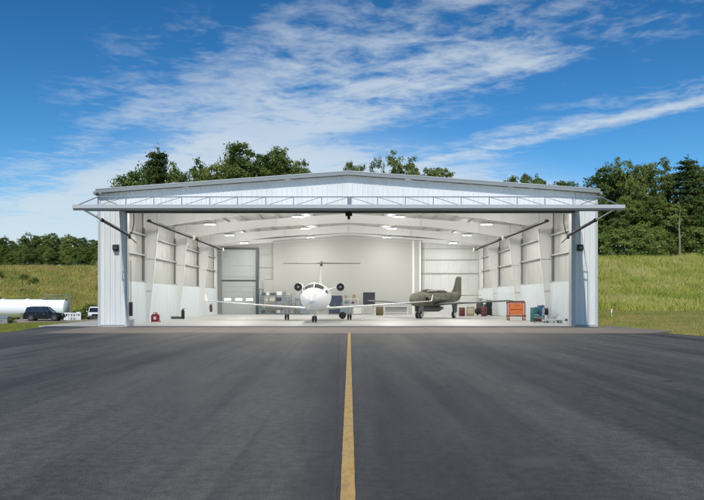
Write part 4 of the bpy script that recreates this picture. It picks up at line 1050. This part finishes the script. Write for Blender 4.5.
# long white tank
def tank():
    Y = 110.0; r = 1.33; xr = at(63.5, 300, Y - 1).x; L = 17.5
    t = thing('storage_tank', 'long white horizontal storage tank lying behind the black car', 'tank', (xr, Y, -1.15), R(3))
    q = MB(); pr = [(-L - .35, .2), (-L - .25, .8), (-L, 1.28), (-L, 1.33)]
    prof = [(.02, -L - .42), (.7, -L - .34), (1.1, -L - .18), (r, -L)]
    for k in range(1, 12): 
        x = -L + L * k / 12; prof += [(r, x - .02), (r + .012, x - .015), (r + .012, x + .015), (r, x + .02)]
    prof += [(r, 0)]
    q.lathe(prof, (0, 0, 1.52), 'x', 40); q.build('shell', 'tank', t, smooth=True)
    q = MB(); q.lathe([(r, 0), (1.1, .18), (.7, .34), (.02, .42)], (0, 0, 1.52), 'x', 40); q.build('end_cap', 'panel', t, smooth=True)
    for x in (-2, -6, -10, -14):
        q = MB(); q.prism([(-1.15, -.3), (-1.15, 1.0), (-.9, .70), (-.5, .36), (0, .24), (.5, .36), (.9, .70), (1.15, 1.0), (1.15, -.3)], 'x', x - .2, x + .2); q.build('saddle', 'apron', t)
    q = MB()
    for s in (-.25, .25): q.tube([(.75, s - .3, -.2), (.60, s - .3, 3.7)], .035, 6)
    for k in range(12): q.tube([(.74, -.55, .1 + k * .3), (.74, -.05, .1 + k * .3)], .02, 5)
    q.build('ladder', 'bluegrey', t)
    q = MB()
    for s in (-.5, .5):
        for x in (-3.2, -1.6, 0.0): q.tube([(x, s, 2.7), (x, s, 3.5)], .022, 5)
        q.tube([(-3.2, s, 3.5), (.5, s, 3.5)], .022, 5); q.tube([(-3.2, s, 3.15), (.2, s, 3.15)], .018, 5)
    q.bb(-3.3, .1, -.5, .5, 2.84, 2.88); q.build('walkway', 'bluegrey', t)
    for x in (-5.5, -9.0):
        q = MB(); q.lathe([(.3, 2.82), (.3, 2.93), (.34, 2.93), (.34, 2.97)], (x, 0, 0), n=16); q.build('manhole', 'white', t)
    q = MB(); q.tube([(.3, .2, 1.0), (.9, .2, 1.0), (.9, .2, .1), (1.8, -.3, .1)], .06, 8); q.build('pipe', 'steel', t, smooth=True)
tank()
# white barrier rail and pump cabinet by the tank end
def barrier():
    Y = 103; a, b = at(65.5, 300, Y), at(80.5, 300, Y)
    t = thing('barrier_fence', 'low white post and rail barrier beside the end of the white tank', 'barrier', (a.x, Y, terrain(a.x, Y) + .02))
    L = b.x - a.x; n = 6
    for k in range(n + 1):
        q = MB(); q.bb(L * k / n - .06, L * k / n + .06, -.06, .06, 0, 1.05); q.build('post', 'white', t)
    for z in (.42, .9):
        q = MB(); q.bb(0, L, -.09, -.062, z, z + .16); q.build('rail', 'white', t)
    for px, w, h, m, lab in ((67.5, .8, 1.1, 'white', 'small white pump cabinet behind the barrier, closest to the tank'), (73.5, .9, .85, 'bluegrey', 'blue grey pump cabinet behind the middle of the white barrier'), (79, .55, 1.2, 'white', 'narrow white pump cabinet at the far end of the barrier from the tank')):
        p = at(px, 300, 104.5); c = thing('pump_cabinet', lab, 'pump cabinet', (p.x, 104.5, terrain(p.x, 104.5)))
        q = MB(); q.bb(-w / 2, w / 2, -.3, .3, 0, h); q.build('housing', m, c, bevel=.02)
        q = MB(); q.bb(-w / 2 + .08, w / 2 - .08, -.315, -.302, h * .55, h * .85); q.build('display', 'glass', c)
        q = MB(); q.tube([(w / 2, -.1, h * .7), (w / 2 + .12, -.2, h * .45), (w / 2 + .02, -.25, h * .15)], .025, 6); q.build('hose', 'black', c, smooth=True)
barrier()
def transformer():
    p = at(2.5, 300, 84); t = thing('utility_box', 'grey steel utility box with sloped lid on the verge at the far left', 'utility box', (p.x, 84, terrain(p.x, 84) - .02), R(10))
    q = MB(); q.prism([(-.45, 0), (-.45, .72), (.45, .88), (.45, 0)], 'x', -.62, .62); q.build('housing', 'trim', t, bevel=.02)
    q = MB(); q.prism([(-.5, .725), (-.5, .78), (.5, .95), (.5, .895)], 'x', -.66, .66); q.build('lid', 'bluegrey', t)
    q = MB(); q.bb(-.03, .03, -.475, -.45, .3, .5); q.build('handle', 'gap', t)
    q = MB(); q.bb(-.8, .8, -.6, .6, -.1, .05); q.build('plinth', 'pad', t)
transformer()
def stake():
    p = at(611.5, 300, 51); t = thing('marker_post', 'thin marker post with white top in the grass right of the hangar', 'marker', (p.x, 51, terrain(p.x, 51) - .03))
    q = MB(); q.tube([(0, 0, 0), (0, 0, .42)], .03, 8); q.build('stake', 'cream', t)
    q = MB(); q.tube([(0, 0, .42), (0, 0, .68)], [.055, .05], 10); q.build('reflector', 'white', t)
stake()
# ---------------------------------------------------------------- trees
def leaf_quads(centers, normals, size, rg, aspect=0.6):
    n = len(centers)
    nrm = normals + rg.normal(0, .75, (n, 3)); nrm /= np.linalg.norm(nrm, axis=1, keepdims=True) + 1e-9
    r = rg.normal(0, 1, (n, 3)); a = np.cross(nrm, r); a /= np.linalg.norm(a, axis=1, keepdims=True) + 1e-9
    b = np.cross(nrm, a)
    s = size * rg.uniform(.6, 1.35, (n, 1))
    a = a * s; b = b * s * aspect
    V = np.stack([centers - a, centers - b * .9 + a * .1, centers + a, centers + b * .9 + a * .1], 1).reshape(-1, 3)
    F = np.arange(n * 4).reshape(n, 4)
    return V, F
def trunk_mesh(H, r0, limbs, rg, lean=0.0, top=.9):
    q = MB(); n = 7
    pts = [(lean * (i / n) ** 2 * H + rg.normal(0, .04) * H * .12 * (i > 0), rg.normal(0, .04) * H * .10 * (i > 0), H * top * i / n - (.4 if i == 0 else 0)) for i in range(n + 1)]
    q.tube(pts, [r0 * (1.25 if i == 0 else 1 - .88 * i / n) for i in range(n + 1)], 8)
    for (z0, d, ln, up) in limbs:
        f = min(n - .001, z0 / (H * top) * n); i = int(f); p = Vector(pts[i]).lerp(Vector(pts[i + 1]), f - i)
        e = p + Vector((d[0] * ln, d[1] * ln, up)); m = p.lerp(e, .5) + Vector((0, 0, -.06 * ln + rg.normal(0, .1)))
        r = r0 * (1 - .88 * f / n) * .55
        q.tube([p, m, e], [r, r * .65, r * .2], 6)
    return q
def make_tree(kind, seed, leafm, nc, nl, ls):
    """unit tree of height 10; origin at its base"""
    rg = np.random.default_rng(seed); H = 10.0
    t = thing('tree', 'x', 'tree')
    C, S, Nn = [], [], []; limbs = []
    if kind == 'pine':
        z = 2.3
        while z < 9.7:
            f = (z - 2.0) / 8; rad = (1 - f) ** .6 * 2.6 * rg.uniform(.7, 1.15) + .12
            nb = int(rg.integers(4, 7)); a0 = rg.uniform(0, 6.28)
            for k in range(nb):
                a = a0 + k * 6.28 / nb + rg.normal(0, .25); L = rad * rg.uniform(.6, 1.15)
                d = (math.cos(a), math.sin(a)); limbs.append((z, d, L * .9, L * .12))
                for u in np.arange(.2, 1.08, .15):
                    C.append((d[0] * L * u, d[1] * L * u, z + L * .12 * u + rg.normal(0, .06))); S.append((.36 * (1.15 - .5 * u) + .08, .36 * (1.15 - .5 * u) + .08, .14))
            z += rg.uniform(.48, .8) * (1 - .4 * f)
        C.append((0, 0, 9.7)); S.append((.15, .15, .35))
    elif kind == 'bush':
        for k in range(nc):
            a = rg.uniform(0, 6.28); u = rg.uniform(0, 1) ** .5; zz = rg.uniform(0.02, 1)
            rr = 4.6 * math.sqrt(max(0, 1 - (zz * .95) ** 2.4)) * (1 + .25 * math.sin(3 * a + seed))
            C.append((rr * u * math.cos(a), rr * u * math.sin(a), .5 + 8.6 * zz)); S.append((.9, .9, .75))
        for k in range(6): a = rg.uniform(0, 6.28); limbs.append((1.0, (math.cos(a), math.sin(a)), 2.5, 3.5))
    else:
        # lobes make an uneven outline with gaps
        lobes = []
        nlobe = {'round': 9, 'tall': 10, 'loose': 9, 'wide': 11}[kind]
        for k in range(nlobe):
            a = k * 2.399 + rg.normal(0, .35); f = (k + .6) / nlobe
            if kind == 'round': zz = 3.4 + 5.3 * f; rr = 2.1 * math.sin(math.pi * min(1, .22 + .75 * f)) ** .6; sz = rg.uniform(1.15, 1.65)
            elif kind == 'tall': zz = 2.6 + 6.4 * f; rr = 1.5 * (1 - f * .55); sz = rg.uniform(.95, 1.45)
            elif kind == 'wide': zz = 3.8 + 4.6 * f; rr = 3.0 * (1 - .45 * f * f); sz = rg.uniform(1.2, 1.7)
            else: zz = 4.0 + 5.2 * f; rr = 2.4 * (1 - f * .5); sz = rg.uniform(.75, 1.2)
            lobes.append((rr * math.cos(a), rr * math.sin(a), min(zz, 9.9 - sz * .8), sz)); limbs.append((max(2.2, zz - 2.2), (math.cos(a), math.sin(a)), rr * .95, 1.8))
        for k in range(nc):
            lx, ly, lz, sz = lobes[int(rg.integers(0, nlobe))]
            d = rg.normal(0, 1, 3); d /= np.linalg.norm(d); u = rg.uniform(.45, 1.08) ** .7 * sz
            C.append((lx + d[0] * u, ly + d[1] * u, lz + d[2] * u * .8)); s = rg.uniform(.24, .48); S.append((s, s, s * .6))
    C = np.array(C); S = np.array(S); ctr = np.array([0, 0, C[:, 2].mean()])
    per = max(4, nl // len(C)); idx = np.repeat(np.arange(len(C)), per)
    off = rg.normal(0, .55, (len(idx), 3)) * S[idx]; P = C[idx] + off
    P[:, 2] = np.maximum(P[:, 2], .05)
    nr = (P - ctr); nr /= np.linalg.norm(nr, axis=1, keepdims=True) + 1e-9; nr[:, 2] += .5
    V, F = leaf_quads(P, nr, ls, rg)
    tm = trunk_mesh(H, .20 if kind != 'bush' else .12, limbs[:40], rg, lean=rg.normal(0, .02), top={'bush': .5, 'pine': .93}.get(kind, .80)).build('trunk', 'bark', t, smooth=True)
    fast_mesh('crown', V, F, leafm, t)
    return t
PROTO = {}
def proto(kind, v):
    key = (kind, v)
    if key not in PROTO:
        cfg = {'pine': ('needle', 0, 15000, .11), 'round': ('leaf', 330, 15000, .125), 'tall': ('leaf', 260, 13000, .12), 'loose': ('leaf', 170, 8500, .12), 'wide': ('leaf', 360, 16000, .125),
               'bush': ('leaf_mid', 150, 8000, .24), 'roundm': ('leaf_mid', 330, 15000, .13)}[kind]
        PROTO[key] = [make_tree('round' if kind == 'roundm' else kind, 11 * v + {'pine': 1, 'round': 2, 'tall': 3, 'loose': 4, 'wide': 5, 'bush': 6, 'roundm': 7}[kind], cfg[0], cfg[1], cfg[2], cfg[3]), False]
    return PROTO[key]
TR = random.Random(5)
def tree(kind, v, x, y, ztop, label, group, halfw=None, name='tree', cat='tree', sink=.2):
    pr = proto(kind, v)
    if pr[1]: o = copy_tree(pr[0])
    else: o = pr[0]; pr[1] = True
    z = terrain(x, y) - sink; h = (ztop - z) / 9.9
    native = {'pine': 2.3, 'round': 3.2, 'roundm': 3.2, 'tall': 2.6, 'loose': 3.1, 'wide': 4.1, 'bush': 4.8}[kind]
    sx = h if halfw is None else halfw / native
    o.location = (x, y, z); o.scale = (sx * TR.uniform(.95, 1.05), sx * TR.uniform(.95, 1.05), h); o.rotation_euler = (0, 0, TR.uniform(0, 6.28)); o.name = name
    tag(o, label, cat, group); return o
# behind the hangar roof: (px, ytop, half width px, kind, variant, Y, label)
BR = [(118, 181, 8, 'loose', 1, 112, 'small tree top peeping over the far left end of the roof line'),
      (131, 163, 17, 'roundm', 1, 108, 'low rounded tree over the left end of the roof, left of the pine'),
      (158, 147, 15, 'pine', 1, 104, 'tall dark pine with layered branches, tallest over the left end of the roof'),
      (147, 156, 14, 'round', 2, 108, 'broadleaf tree just left of and below the tall dark pine over the roof'),
      (178, 158, 13, 'roundm', 2, 112, 'low tree over the roof just right of the tall dark pine'),
      (197, 159, 15, 'loose', 2, 110, 'small airy tree over the roof in the dip between the two high groups'),
      (213, 158, 12, 'roundm', 1, 108, 'low tree over the roof at the left foot of the highest group'),
      (228, 150, 14, 'round', 1, 106, 'medium tree on the left shoulder of the highest group over the roof'),
      (244, 139, 15, 'tall', 2, 103, 'highest tree over the roof, left of the round-topped one'),
      (256, 145, 17, 'wide', 1, 108, 'broad tree behind the highest tree over the roof'),
      (266, 150, 14, 'round', 2, 104, 'tree over the roof between the highest tree and the round-topped tree'),
      (281, 144, 17, 'round', 1, 106, 'round-topped tree over the roof right of the highest tree'),
      (296, 156, 11, 'tall', 1, 107, 'last tree at the right end of the high group over the left roof slope'),
      (351, 158, 8, 'round', 2, 114, 'small round tree top directly above the roof ridge'),
      (368, 154, 12, 'wide', 2, 112, 'dark rounded tree just right of the roof ridge'),
      (401, 153, 15, 'loose', 1, 110, 'open airy tree with sky showing through, over the roof right of the ridge'),
      (419, 158, 13, 'loose', 2, 112, 'airy tree over the roof between two wider ones'),
      (435, 158, 17, 'wide', 1, 110, 'spreading tree over the right roof slope beside the airy ones'),
      (512, 173, 9, 'round', 1, 125, 'small rounded tip over the right part of the roof'),
      (523, 171, 9, 'round', 2, 125, 'second little tree top over the right part of the roof'),
      (537, 173, 9, 'roundm', 1, 125, 'little tree top over the right roof slope, right of the two small round tops'),
      (549, 176, 11, 'wide', 1, 126, 'low spreading tree top between the small tops over the right roof slope'),
      (562, 176, 13, 'round', 1, 125, 'lowest little tree top over the right end of the roof'),
      (584, 180, 12, 'wide', 2, 122, 'low tree top at the very right end of the roof beside the big wood')]
for px, yt, hw, k, v, Y, lab in BR:
    p = at(px, yt, Y); tree(k, v, p.x, Y, p.z, lab, 'trees rising behind the hangar roof', hw * Y / F_ * (1.9 if k == 'pine' else 1.75))
# right wood
RW = [(603, 166, 20, 'tall', 1, 108, 'dark tree at the right corner of the hangar roof'),
      (618, 160, 20, 'wide', 2, 112, 'broad tree second from the hangar in the right wood'),
      (634, 151, 25, 'wide', 1, 106, 'tallest broad-crowned tree of the right wood with sky gaps under its crown'),
      (652, 158, 20, 'loose', 1, 108, 'airy tree right of the tallest one in the right wood'),
      (668, 172, 15, 'tall', 2, 110, 'lower tree in the notch between the two high groups of the right wood'),
      (687, 157, 21, 'pine', 1, 107, 'dark conifer standing high near the right edge of the wood'),
      (703, 160, 20, 'round', 1, 110, 'dark round tree at the right edge of the picture'),
      (722, 158, 24, 'wide', 2, 108, 'wide tree at the end of the right wood'),
      (745, 166, 24, 'round', 2, 108, 'last round tree of the right wood, mostly out of view'),
      (596, 192, 16, 'roundm', 1, 103, 'mid-height leafy tree touching the right edge of the hangar'),
      (612, 200, 18, 'round', 2, 101, 'leafy tree in the middle rank of the right wood below the broad tree'),
      (630, 196, 20, 'roundm', 2, 102, 'bright leafy tree below the tallest crown of the right wood'),
      (650, 193, 18, 'round', 1, 103, 'mid-height tree below the airy one in the right wood'),
      (668, 200, 18, 'roundm', 1, 101, 'bright mid-height tree beside the pale bare trunk'),
      (690, 196, 18, 'round', 2, 102, 'mid-height tree under the dark conifer'),
      (708, 192, 18, 'roundm', 2, 102, 'mid-height leafy tree at the right edge of the picture'),
      (730, 195, 20, 'round', 1, 102, 'mid-height tree beyond the right edge'),
      (600, 224, 17, 'bush', 1, 99, 'dense bushy tree at the meadow edge, closest to the hangar wall'),
      (618, 228, 17, 'bush', 2, 98.5, 'second dense bushy tree along the right meadow edge'),
      (638, 224, 18, 'bush', 1, 99, 'dense bushy tree in the middle of the right meadow edge'),
      (657, 229, 16, 'bush', 2, 98.5, 'dense bushy tree left of the pale bare trunk'),
      (692, 226, 19, 'bush', 1, 99, 'dense bushy tree right of the pale bare trunk'),
      (712, 230, 18, 'bush', 2, 99, 'last dense bushy tree on the right meadow edge'),
      (675, 233, 13, 'bush', 1, 100.5, 'low bushy tree right behind the pale bare trunk')]
for px, yt, hw, k, v, Y, lab in RW:
    p = at(px, yt, Y); tree(k, v, p.x, Y, p.z, lab, 'trees of the wood right of the hangar', hw * Y / F_ * 1.15)
def snag():
    p = at(679.5, 257, 97.3); t = thing('dead_tree', 'pale bare trunk standing in front of the right wood', 'dead tree', (p.x, 97.3, terrain(p.x, 97.3) - .2))
    q = MB(); q.tube([(0, 0, 0), (.05, 0, 2), (-.05, 0, 4), (.06, 0, 6.0)], [.15, .12, .09, .03], 8); tr = q.build('trunk', 'palebark', t, smooth=True)
    for z, dx, dz in ((2.6, .7, .8), (3.5, -.6, .7), (4.6, .45, .6)):
        q = MB(); q.tube([(0, 0, z), (dx, .1, z + dz)], [.05, .015], 6); q.build('limb', 'palebark', t)
snag()
# left tree line
LT = []
prof = [(-45, 236), (-30, 238), (-16, 236), (-5, 240), (4, 236), (14, 240), (24, 235), (34, 231), (42, 234), (52, 232), (62, 235), (71, 233), (80, 236), (90, 239), (100, 238), (112, 240), (124, 242), (136, 243)]
kinds = ['round', 'roundm', 'wide', 'round', 'roundm', 'round', 'tall', 'wide', 'roundm', 'round', 'wide', 'roundm', 'round', 'tall', 'roundm', 'round', 'wide', 'round']
for i, ((px, yt), k) in enumerate(zip(prof, kinds)):
    Y = 158 + (i * 37 % 11); p = at(px, yt, Y)
    special = {'tall': 'slender tree standing among rounder ones in the treeline left of the hangar', 'wide': 'broad-crowned tree in the back rank of the treeline left of the hangar'}.get(k, 'rounded green tree in the back rank of the treeline left of the hangar')
    tree(k, 1 + i % 2, p.x, Y, p.z, special, 'trees along the ridge left of the hangar', 11 * Y / F_ * (.8 if k == 'tall' else 1))
for i in range(26):
    px = -42 + i * 6.6 + TR.uniform(-2, 2); Y = 149 + TR.uniform(0, 5); yt = TR.uniform(243, 253); p = at(px, yt, Y)
    k = ['bush', 'roundm', 'bush', 'round'][i % 4]
    tree(k, 1 + i % 2, p.x, Y, p.z, 'low leafy tree in the front rank of the treeline above the left meadow', 'low trees along the top of the left meadow', TR.uniform(6.5, 10) * Y / F_)
# shrubs on the left meadow bank
SH = random.Random(9)
for i in range(16):
    Y = SH.uniform(114, 143); px = SH.uniform(-30, 112); x = at(px, 300, Y).x; s = SH.uniform(.5, 1.3) * (1.4 if px > 62 and Y < 126 else 1)
    tree('bush', 1 + i % 2, x, Y, terrain(x, Y) + s * 1.25, 'green shrub growing on the yellow-green meadow bank left of the hangar', 'shrubs on the left meadow bank', s, 'shrub', 'shrub', .1)
for i, (px, Y, s, lab) in enumerate([(11, 85.5, .55, 'small dark shrub beside the grey utility box'), (78, 107, 1.0, 'green shrub behind the white barrier'), (85.5, 106, 1.25, 'large green shrub between the barrier and the white car'), (90, 112, 1.5, 'tall shrub rising behind the white car')]):
    x = at(px, 300, Y).x; tree('bush', 1 + i % 2, x, Y, terrain(x, Y) + s * 1.5, lab, None, s, 'shrub', 'shrub', .1)
for i in range(0):
    Y = SH.uniform(72, 95); px = SH.uniform(604, 715); x = at(px, 300, Y).x; s = SH.uniform(.3, .6)
    tree('bush', 1 + i % 2, x, Y, terrain(x, Y) + s * 1.6, 'low green shrub in the tall grass right of the hangar', 'shrubs in the right meadow', s, 'shrub', 'shrub', .1)

# ---------------------------------------------------------------- grass
def tufts(name, n, fn, h0, h1, spread, m, blades=6, wide=.03, keep=None, seed=3):
    rg = np.random.default_rng(seed); P = []
    while len(P) < n:
        x, y = fn(rg)
        if keep is None or keep(x, y): P.append((x, y, terrain(x, y)))
    P = np.array(P); k = np.repeat(np.arange(n), blades); B = P[k].copy()
    B[:, :2] += rg.normal(0, spread, (len(B), 2))
    H = rg.uniform(h0, h1, len(B)) * np.repeat(rg.uniform(.6, 1.25, n), blades); a = rg.uniform(0, 6.28, len(B)); ln = rg.normal(0, .28, (len(B), 2)) * H[:, None]
    d = np.stack([np.cos(a), np.sin(a), np.zeros_like(a)], 1) * (wide * rg.uniform(.6, 1.4, len(B)))[:, None]
    B[:, 2] -= .04
    top = B.copy(); top[:, :2] += ln; top[:, 2] += H
    mid = B * .5 + top * .5; mid[:, :2] -= ln * .18
    V = np.stack([B - d, B + d, mid + d * .8, top, mid - d * .8], 1).reshape(-1, 3)
    F = np.arange(len(B) * 5).reshape(-1, 5)
    o = fast_mesh(name, V, F, m); o['kind'] = 'stuff'
    tag(o, {'t': 'x'}.get('z', ''), 'grass'); return o
def rmeadow(rg):
    Y = 55 + 43 * rg.uniform() ** .9; return rg.uniform(16.5, .52 * Y + 5), Y
def clump(x, y): return (math.sin(x * .9 + 1.3 * math.sin(y * .5)) + math.sin(y * .8 + x * .35)) > rng.uniform(-1.9, .9)
o = tufts('tall_grass', 42000, rmeadow, .18, .62, .22, 'grass_tall', 8, .014, clump, 3); o['label'] = 'tall yellow-green grass covering the sloping meadow right of the hangar'
def lmeadow(rg):
    Y = 112 + 38 * rg.uniform(); return rg.uniform(-.52 * Y - 4, -.27 * Y), Y
o = tufts('meadow_grass', 38000, lmeadow, .25, .75, .35, 'grass_dry', 7, .032, clump, 4); o['label'] = 'dry yellowish meadow grass on the bank left of the hangar'
def rverge(rg):
    Y = 27 + 34 * rg.uniform() ** .9; return rg.uniform(15.4, .53 * Y + 4), Y
def kr(x, y):
    # outside the asphalt edge
    e = 15.5 if y > 33 else 15.5 + (33 - y) * .75
    if y > 41: e = max(e, 15.6 + (y - 41) * .32)
    if y > 46: e = 16.0
    return x > e
o = tufts('short_grass', 24000, rverge, .04, .12, .10, 'grass_mown', 6, .012, kr, 5); o['label'] = 'short mown grass along the right pavement edge'
def lverge(rg):
    Y = 35 + 52 * rg.uniform() ** 1.2; return rg.uniform(-.53 * Y - 3, -16.9), Y
def kl(x, y):
    if 57.5 > y > 45.5 and x > -20: return False
    if y < 46 and x > -17.1 - max(0, y - 40) * .22: return False
    return True
o = tufts('verge_grass', 22000, lverge, .05, .15, .14, 'grass_short', 6, .016, kl, 6); o['label'] = 'short green grass on the verge beside the left edge of the pavement'
# ---------------------------------------------------------------- sky, sun, camera
SUN_AZ = R(185.5)     # behind the camera, slightly to its left
SUN_EL = R(50)
def make_world():
    w = bpy.data.worlds.new('World'); SC.world = w; w.use_nodes = True; nt = w.node_tree; N, L = nt.nodes, nt.links
    bg = N['Background']; out = N['World Output']
    sky = N.new('ShaderNodeTexSky'); sky.sky_type = 'NISHITA'; sky.sun_disc = False
    sky.sun_elevation = SUN_EL; sky.sun_rotation = SUN_AZ; sky.air_density = 1.0; sky.dust_density = 0.6; sky.ozone_density = 3.5; sky.altitude = 300
    hs = N.new('ShaderNodeHueSaturation'); hs.inputs['Saturation'].default_value = SKY_SAT; hs.inputs['Hue'].default_value = SKY_HUE; hs.inputs['Value'].default_value = SKY_VAL; 
    m0 = N.new('ShaderNodeVectorMath'); m0.operation = 'SCALE'; m0.inputs['Scale'].default_value = .12; L.new(sky.outputs[0], m0.inputs[0])
    g0 = N.new('ShaderNodeGamma'); g0.inputs[1].default_value = SKY_GAMMA; L.new(m0.outputs[0], g0.inputs[0])
    m1 = N.new('ShaderNodeVectorMath'); m1.operation = 'SCALE'; m1.inputs['Scale'].default_value = 1 / .12; L.new(g0.outputs[0], m1.inputs[0])
    L.new(m1.outputs[0], hs.inputs['Color'])
    tc = N.new('ShaderNodeTexCoord'); sx = N.new('ShaderNodeSeparateXYZ'); L.new(tc.outputs['Generated'], sx.inputs[0])
    def math_(op, a, b=None, clamp=False):
        n = N.new('ShaderNodeMath'); n.operation = op; n.use_clamp = clamp
        for i, v in enumerate((a, b)):
            if v is None: continue
            if isinstance(v, (int, float)): n.inputs[i].default_value = v
            else: L.new(v, n.inputs[i])
        return n.outputs[0]
    z = math_('MAXIMUM', sx.outputs[2], .03)
    u = math_('DIVIDE', sx.outputs[0], z); v = math_('DIVIDE', sx.outputs[1], z)
    s = math_('ADD', math_('MULTIPLY', u, .714), math_('MULTIPLY', v, .70)); t = math_('SUBTRACT', math_('MULTIPLY', u, .70), math_('MULTIPLY', v, .714))
    cb = N.new('ShaderNodeCombineXYZ'); L.new(s, cb.inputs[0]); L.new(t, cb.inputs[1])
    def noise(scale, det, ro, st, off=0, dist=0):
        mp = N.new('ShaderNodeMapping'); mp.inputs['Scale'].default_value = st; mp.inputs['Location'].default_value = (off, off * .7, off * .3); L.new(cb.outputs[0], mp.inputs['Vector'])
        n = N.new('ShaderNodeTexNoise'); n.inputs['Scale'].default_value = scale; n.inputs['Detail'].default_value = det; n.inputs['Roughness'].default_value = ro; n.inputs['Distortion'].default_value = dist
        L.new(mp.outputs[0], n.inputs['Vector']); return n.outputs['Fac']
    s_ = s; s = math_('ADD', s, math_('MULTIPLY', math_('ADD', t, 2.6), .15))
    # wobble the band coordinate so the bands' edges wander
    sw = math_('ADD', s, math_('MULTIPLY', math_('SUBTRACT', noise(1.0, 4, .55, (1, .6, 1), 3), .5), .9))
    cr = N.new('ShaderNodeValToRGB'); cr.color_ramp.interpolation = 'EASE'; e = cr.color_ramp.elements
    def pos(x): return x / 6.0
    table = BAND
    e[0].position = pos(table[0][0]); e[0].color = (table[0][1],) * 3 + (1,); e[1].position = pos(table[-1][0]); e[1].color = (table[-1][1],) * 3 + (1,)
    for p, c in table[1:-1]: k = e.new(pos(p)); k.color = (c, c, c, 1)
    L.new(math_('DIVIDE', sw, 6.0), cr.inputs[0])
    band = cr.outputs[0]
    # the left (small t) end of the sky is cloudier between the bands
    left = N.new('ShaderNodeMapRange'); left.interpolation_type = 'SMOOTHSTEP'; left.inputs[1].default_value = -2.6; left.inputs[2].default_value = -4.0; left.inputs[3].default_value = 0; left.inputs[4].default_value = .9; L.new(t, left.inputs[0])
    sl = N.new('ShaderNodeMapRange'); sl.interpolation_type = 'SMOOTHSTEP'; sl.inputs[1].default_value = 1.6; sl.inputs[2].default_value = 2.4; L.new(sw, sl.inputs[0])
    band = math_('MAXIMUM', band, math_('MULTIPLY', left.outputs[0], sl.outputs[0]))
    rt = N.new('ShaderNodeMapRange'); rt.interpolation_type = 'SMOOTHSTEP'; rt.inputs[1].default_value = -1.9; rt.inputs[2].default_value = -0.9; rt.inputs[3].default_value = 1.0; rt.inputs[4].default_value = .62; L.new(t, rt.inputs[0])
    r2 = N.new('ShaderNodeMapRange'); r2.inputs[1].default_value = 3.1; r2.inputs[2].default_value = 3.5; r2.inputs[3].default_value = 0; r2.inputs[4].default_value = 1; L.new(s, r2.inputs[0])
    band = math_('MULTIPLY', band, math_('MAXIMUM', rt.outputs[0], r2.outputs[0]))
    n1 = noise(1.5, 7, .58, (1, .45, 1), N1OFF, .6); n2 = noise(5.0, 7, .62, (1, .95, 1), 1, .4); n3 = noise(13, 5, .6, (1, 1, 1), 5)
    nn = math_('ADD', math_('ADD', math_('MULTIPLY', n1, .42), math_('MULTIPLY', n2, .42)), math_('MULTIPLY', n3, .16))
    lb = math_('MULTIPLY', left.outputs[0], sl.outputs[0])
    d = math_('ADD', math_('ADD', band, math_('MULTIPLY', lb, .42)), math_('MULTIPLY', math_('SUBTRACT', nn, .5), 4.4))
    mr = N.new('ShaderNodeMapRange'); mr.interpolation_type = 'SMOOTHSTEP'; mr.inputs[1].default_value = .25; mr.inputs[2].default_value = 1.25; L.new(d, mr.inputs[0])
    dens = math_('MULTIPLY', mr.outputs[0], math_('MULTIPLY', band, 1.0, ), True)
    dens = math_('POWER', dens, .8); dens = math_('MAXIMUM', dens, math_('MULTIPLY', math_('MULTIPLY', math_('MULTIPLY', left.outputs[0], sl.outputs[0]), math_('MULTIPLY', nn, 1.15)), .8)); dens = math_('MULTIPLY', dens, CLOUD_MAX, True)
    hz = N.new('ShaderNodeMapRange'); hz.inputs[1].default_value = .0; hz.inputs[2].default_value = .05; L.new(sx.outputs[2], hz.inputs[0]); dens = math_('MULTIPLY', dens, hz.outputs[0])
    mx = N.new('ShaderNodeMix'); mx.data_type = 'RGBA'; L.new(dens, mx.inputs[0]); L.new(hs.outputs[0], mx.inputs[6]); mx.inputs[7].default_value = (*CLOUD_COL, 1)
    L.new(mx.outputs[2], bg.inputs[0]); bg.inputs[1].default_value = SKY_STR
SKY_STR = 0.12; N1OFF = 31; SKY_SAT = 1.12; SKY_HUE = 0.491; SKY_VAL = 0.98; SKY_GAMMA = 1.58; CLOUD_MAX = 0.84; CLOUD_COL = (4.7, 5.2, 5.5)
BAND = [(1.2, .02), (1.6, .38), (1.95, .55), (2.3, .74), (2.85, .82), (3.2, .35), (3.5, .12), (3.8, .55), (4.05, .85), (4.35, .3), (4.7, .12), (5.6, .1)]
make_world()
sl = bpy.data.lights.new('sun', 'SUN'); sl.energy = 3.0; sl.angle = R(0.6); sl.color = (1.0, .965, .91)
so = bpy.data.objects.new('sun', sl); COL.objects.link(so)
dirv = Vector((math.sin(SUN_AZ) * math.cos(SUN_EL), math.cos(SUN_AZ) * math.cos(SUN_EL), math.sin(SUN_EL)))
so.rotation_euler = dirv.to_track_quat('Z', 'Y').to_euler(); so.location = (-30, 40, 60)
cam = bpy.data.cameras.new('camera'); co = bpy.data.objects.new('camera', cam); COL.objects.link(co)
co.location = (0, 0, HC); co.rotation_euler = (R(90), 0, 0); cam.sensor_width = 36; cam.lens = F_ / 704 * 36
cam.shift_x = (352 - VX) / 704; cam.shift_y = (HY - 250) / 704; cam.clip_end = 6000; cam.clip_start = .1
SC.camera = co
SC.view_settings.view_transform = 'Standard'; SC.view_settings.look = 'None'; SC.view_settings.exposure = 0.28; SC.view_settings.gamma = 1
SC.view_settings.use_curve_mapping = False
SC.render.resolution_x = 1024; SC.render.resolution_y = 727
SC.cycles.use_denoising = True
SC.cycles.max_bounces = 8; SC.cycles.diffuse_bounces = 4
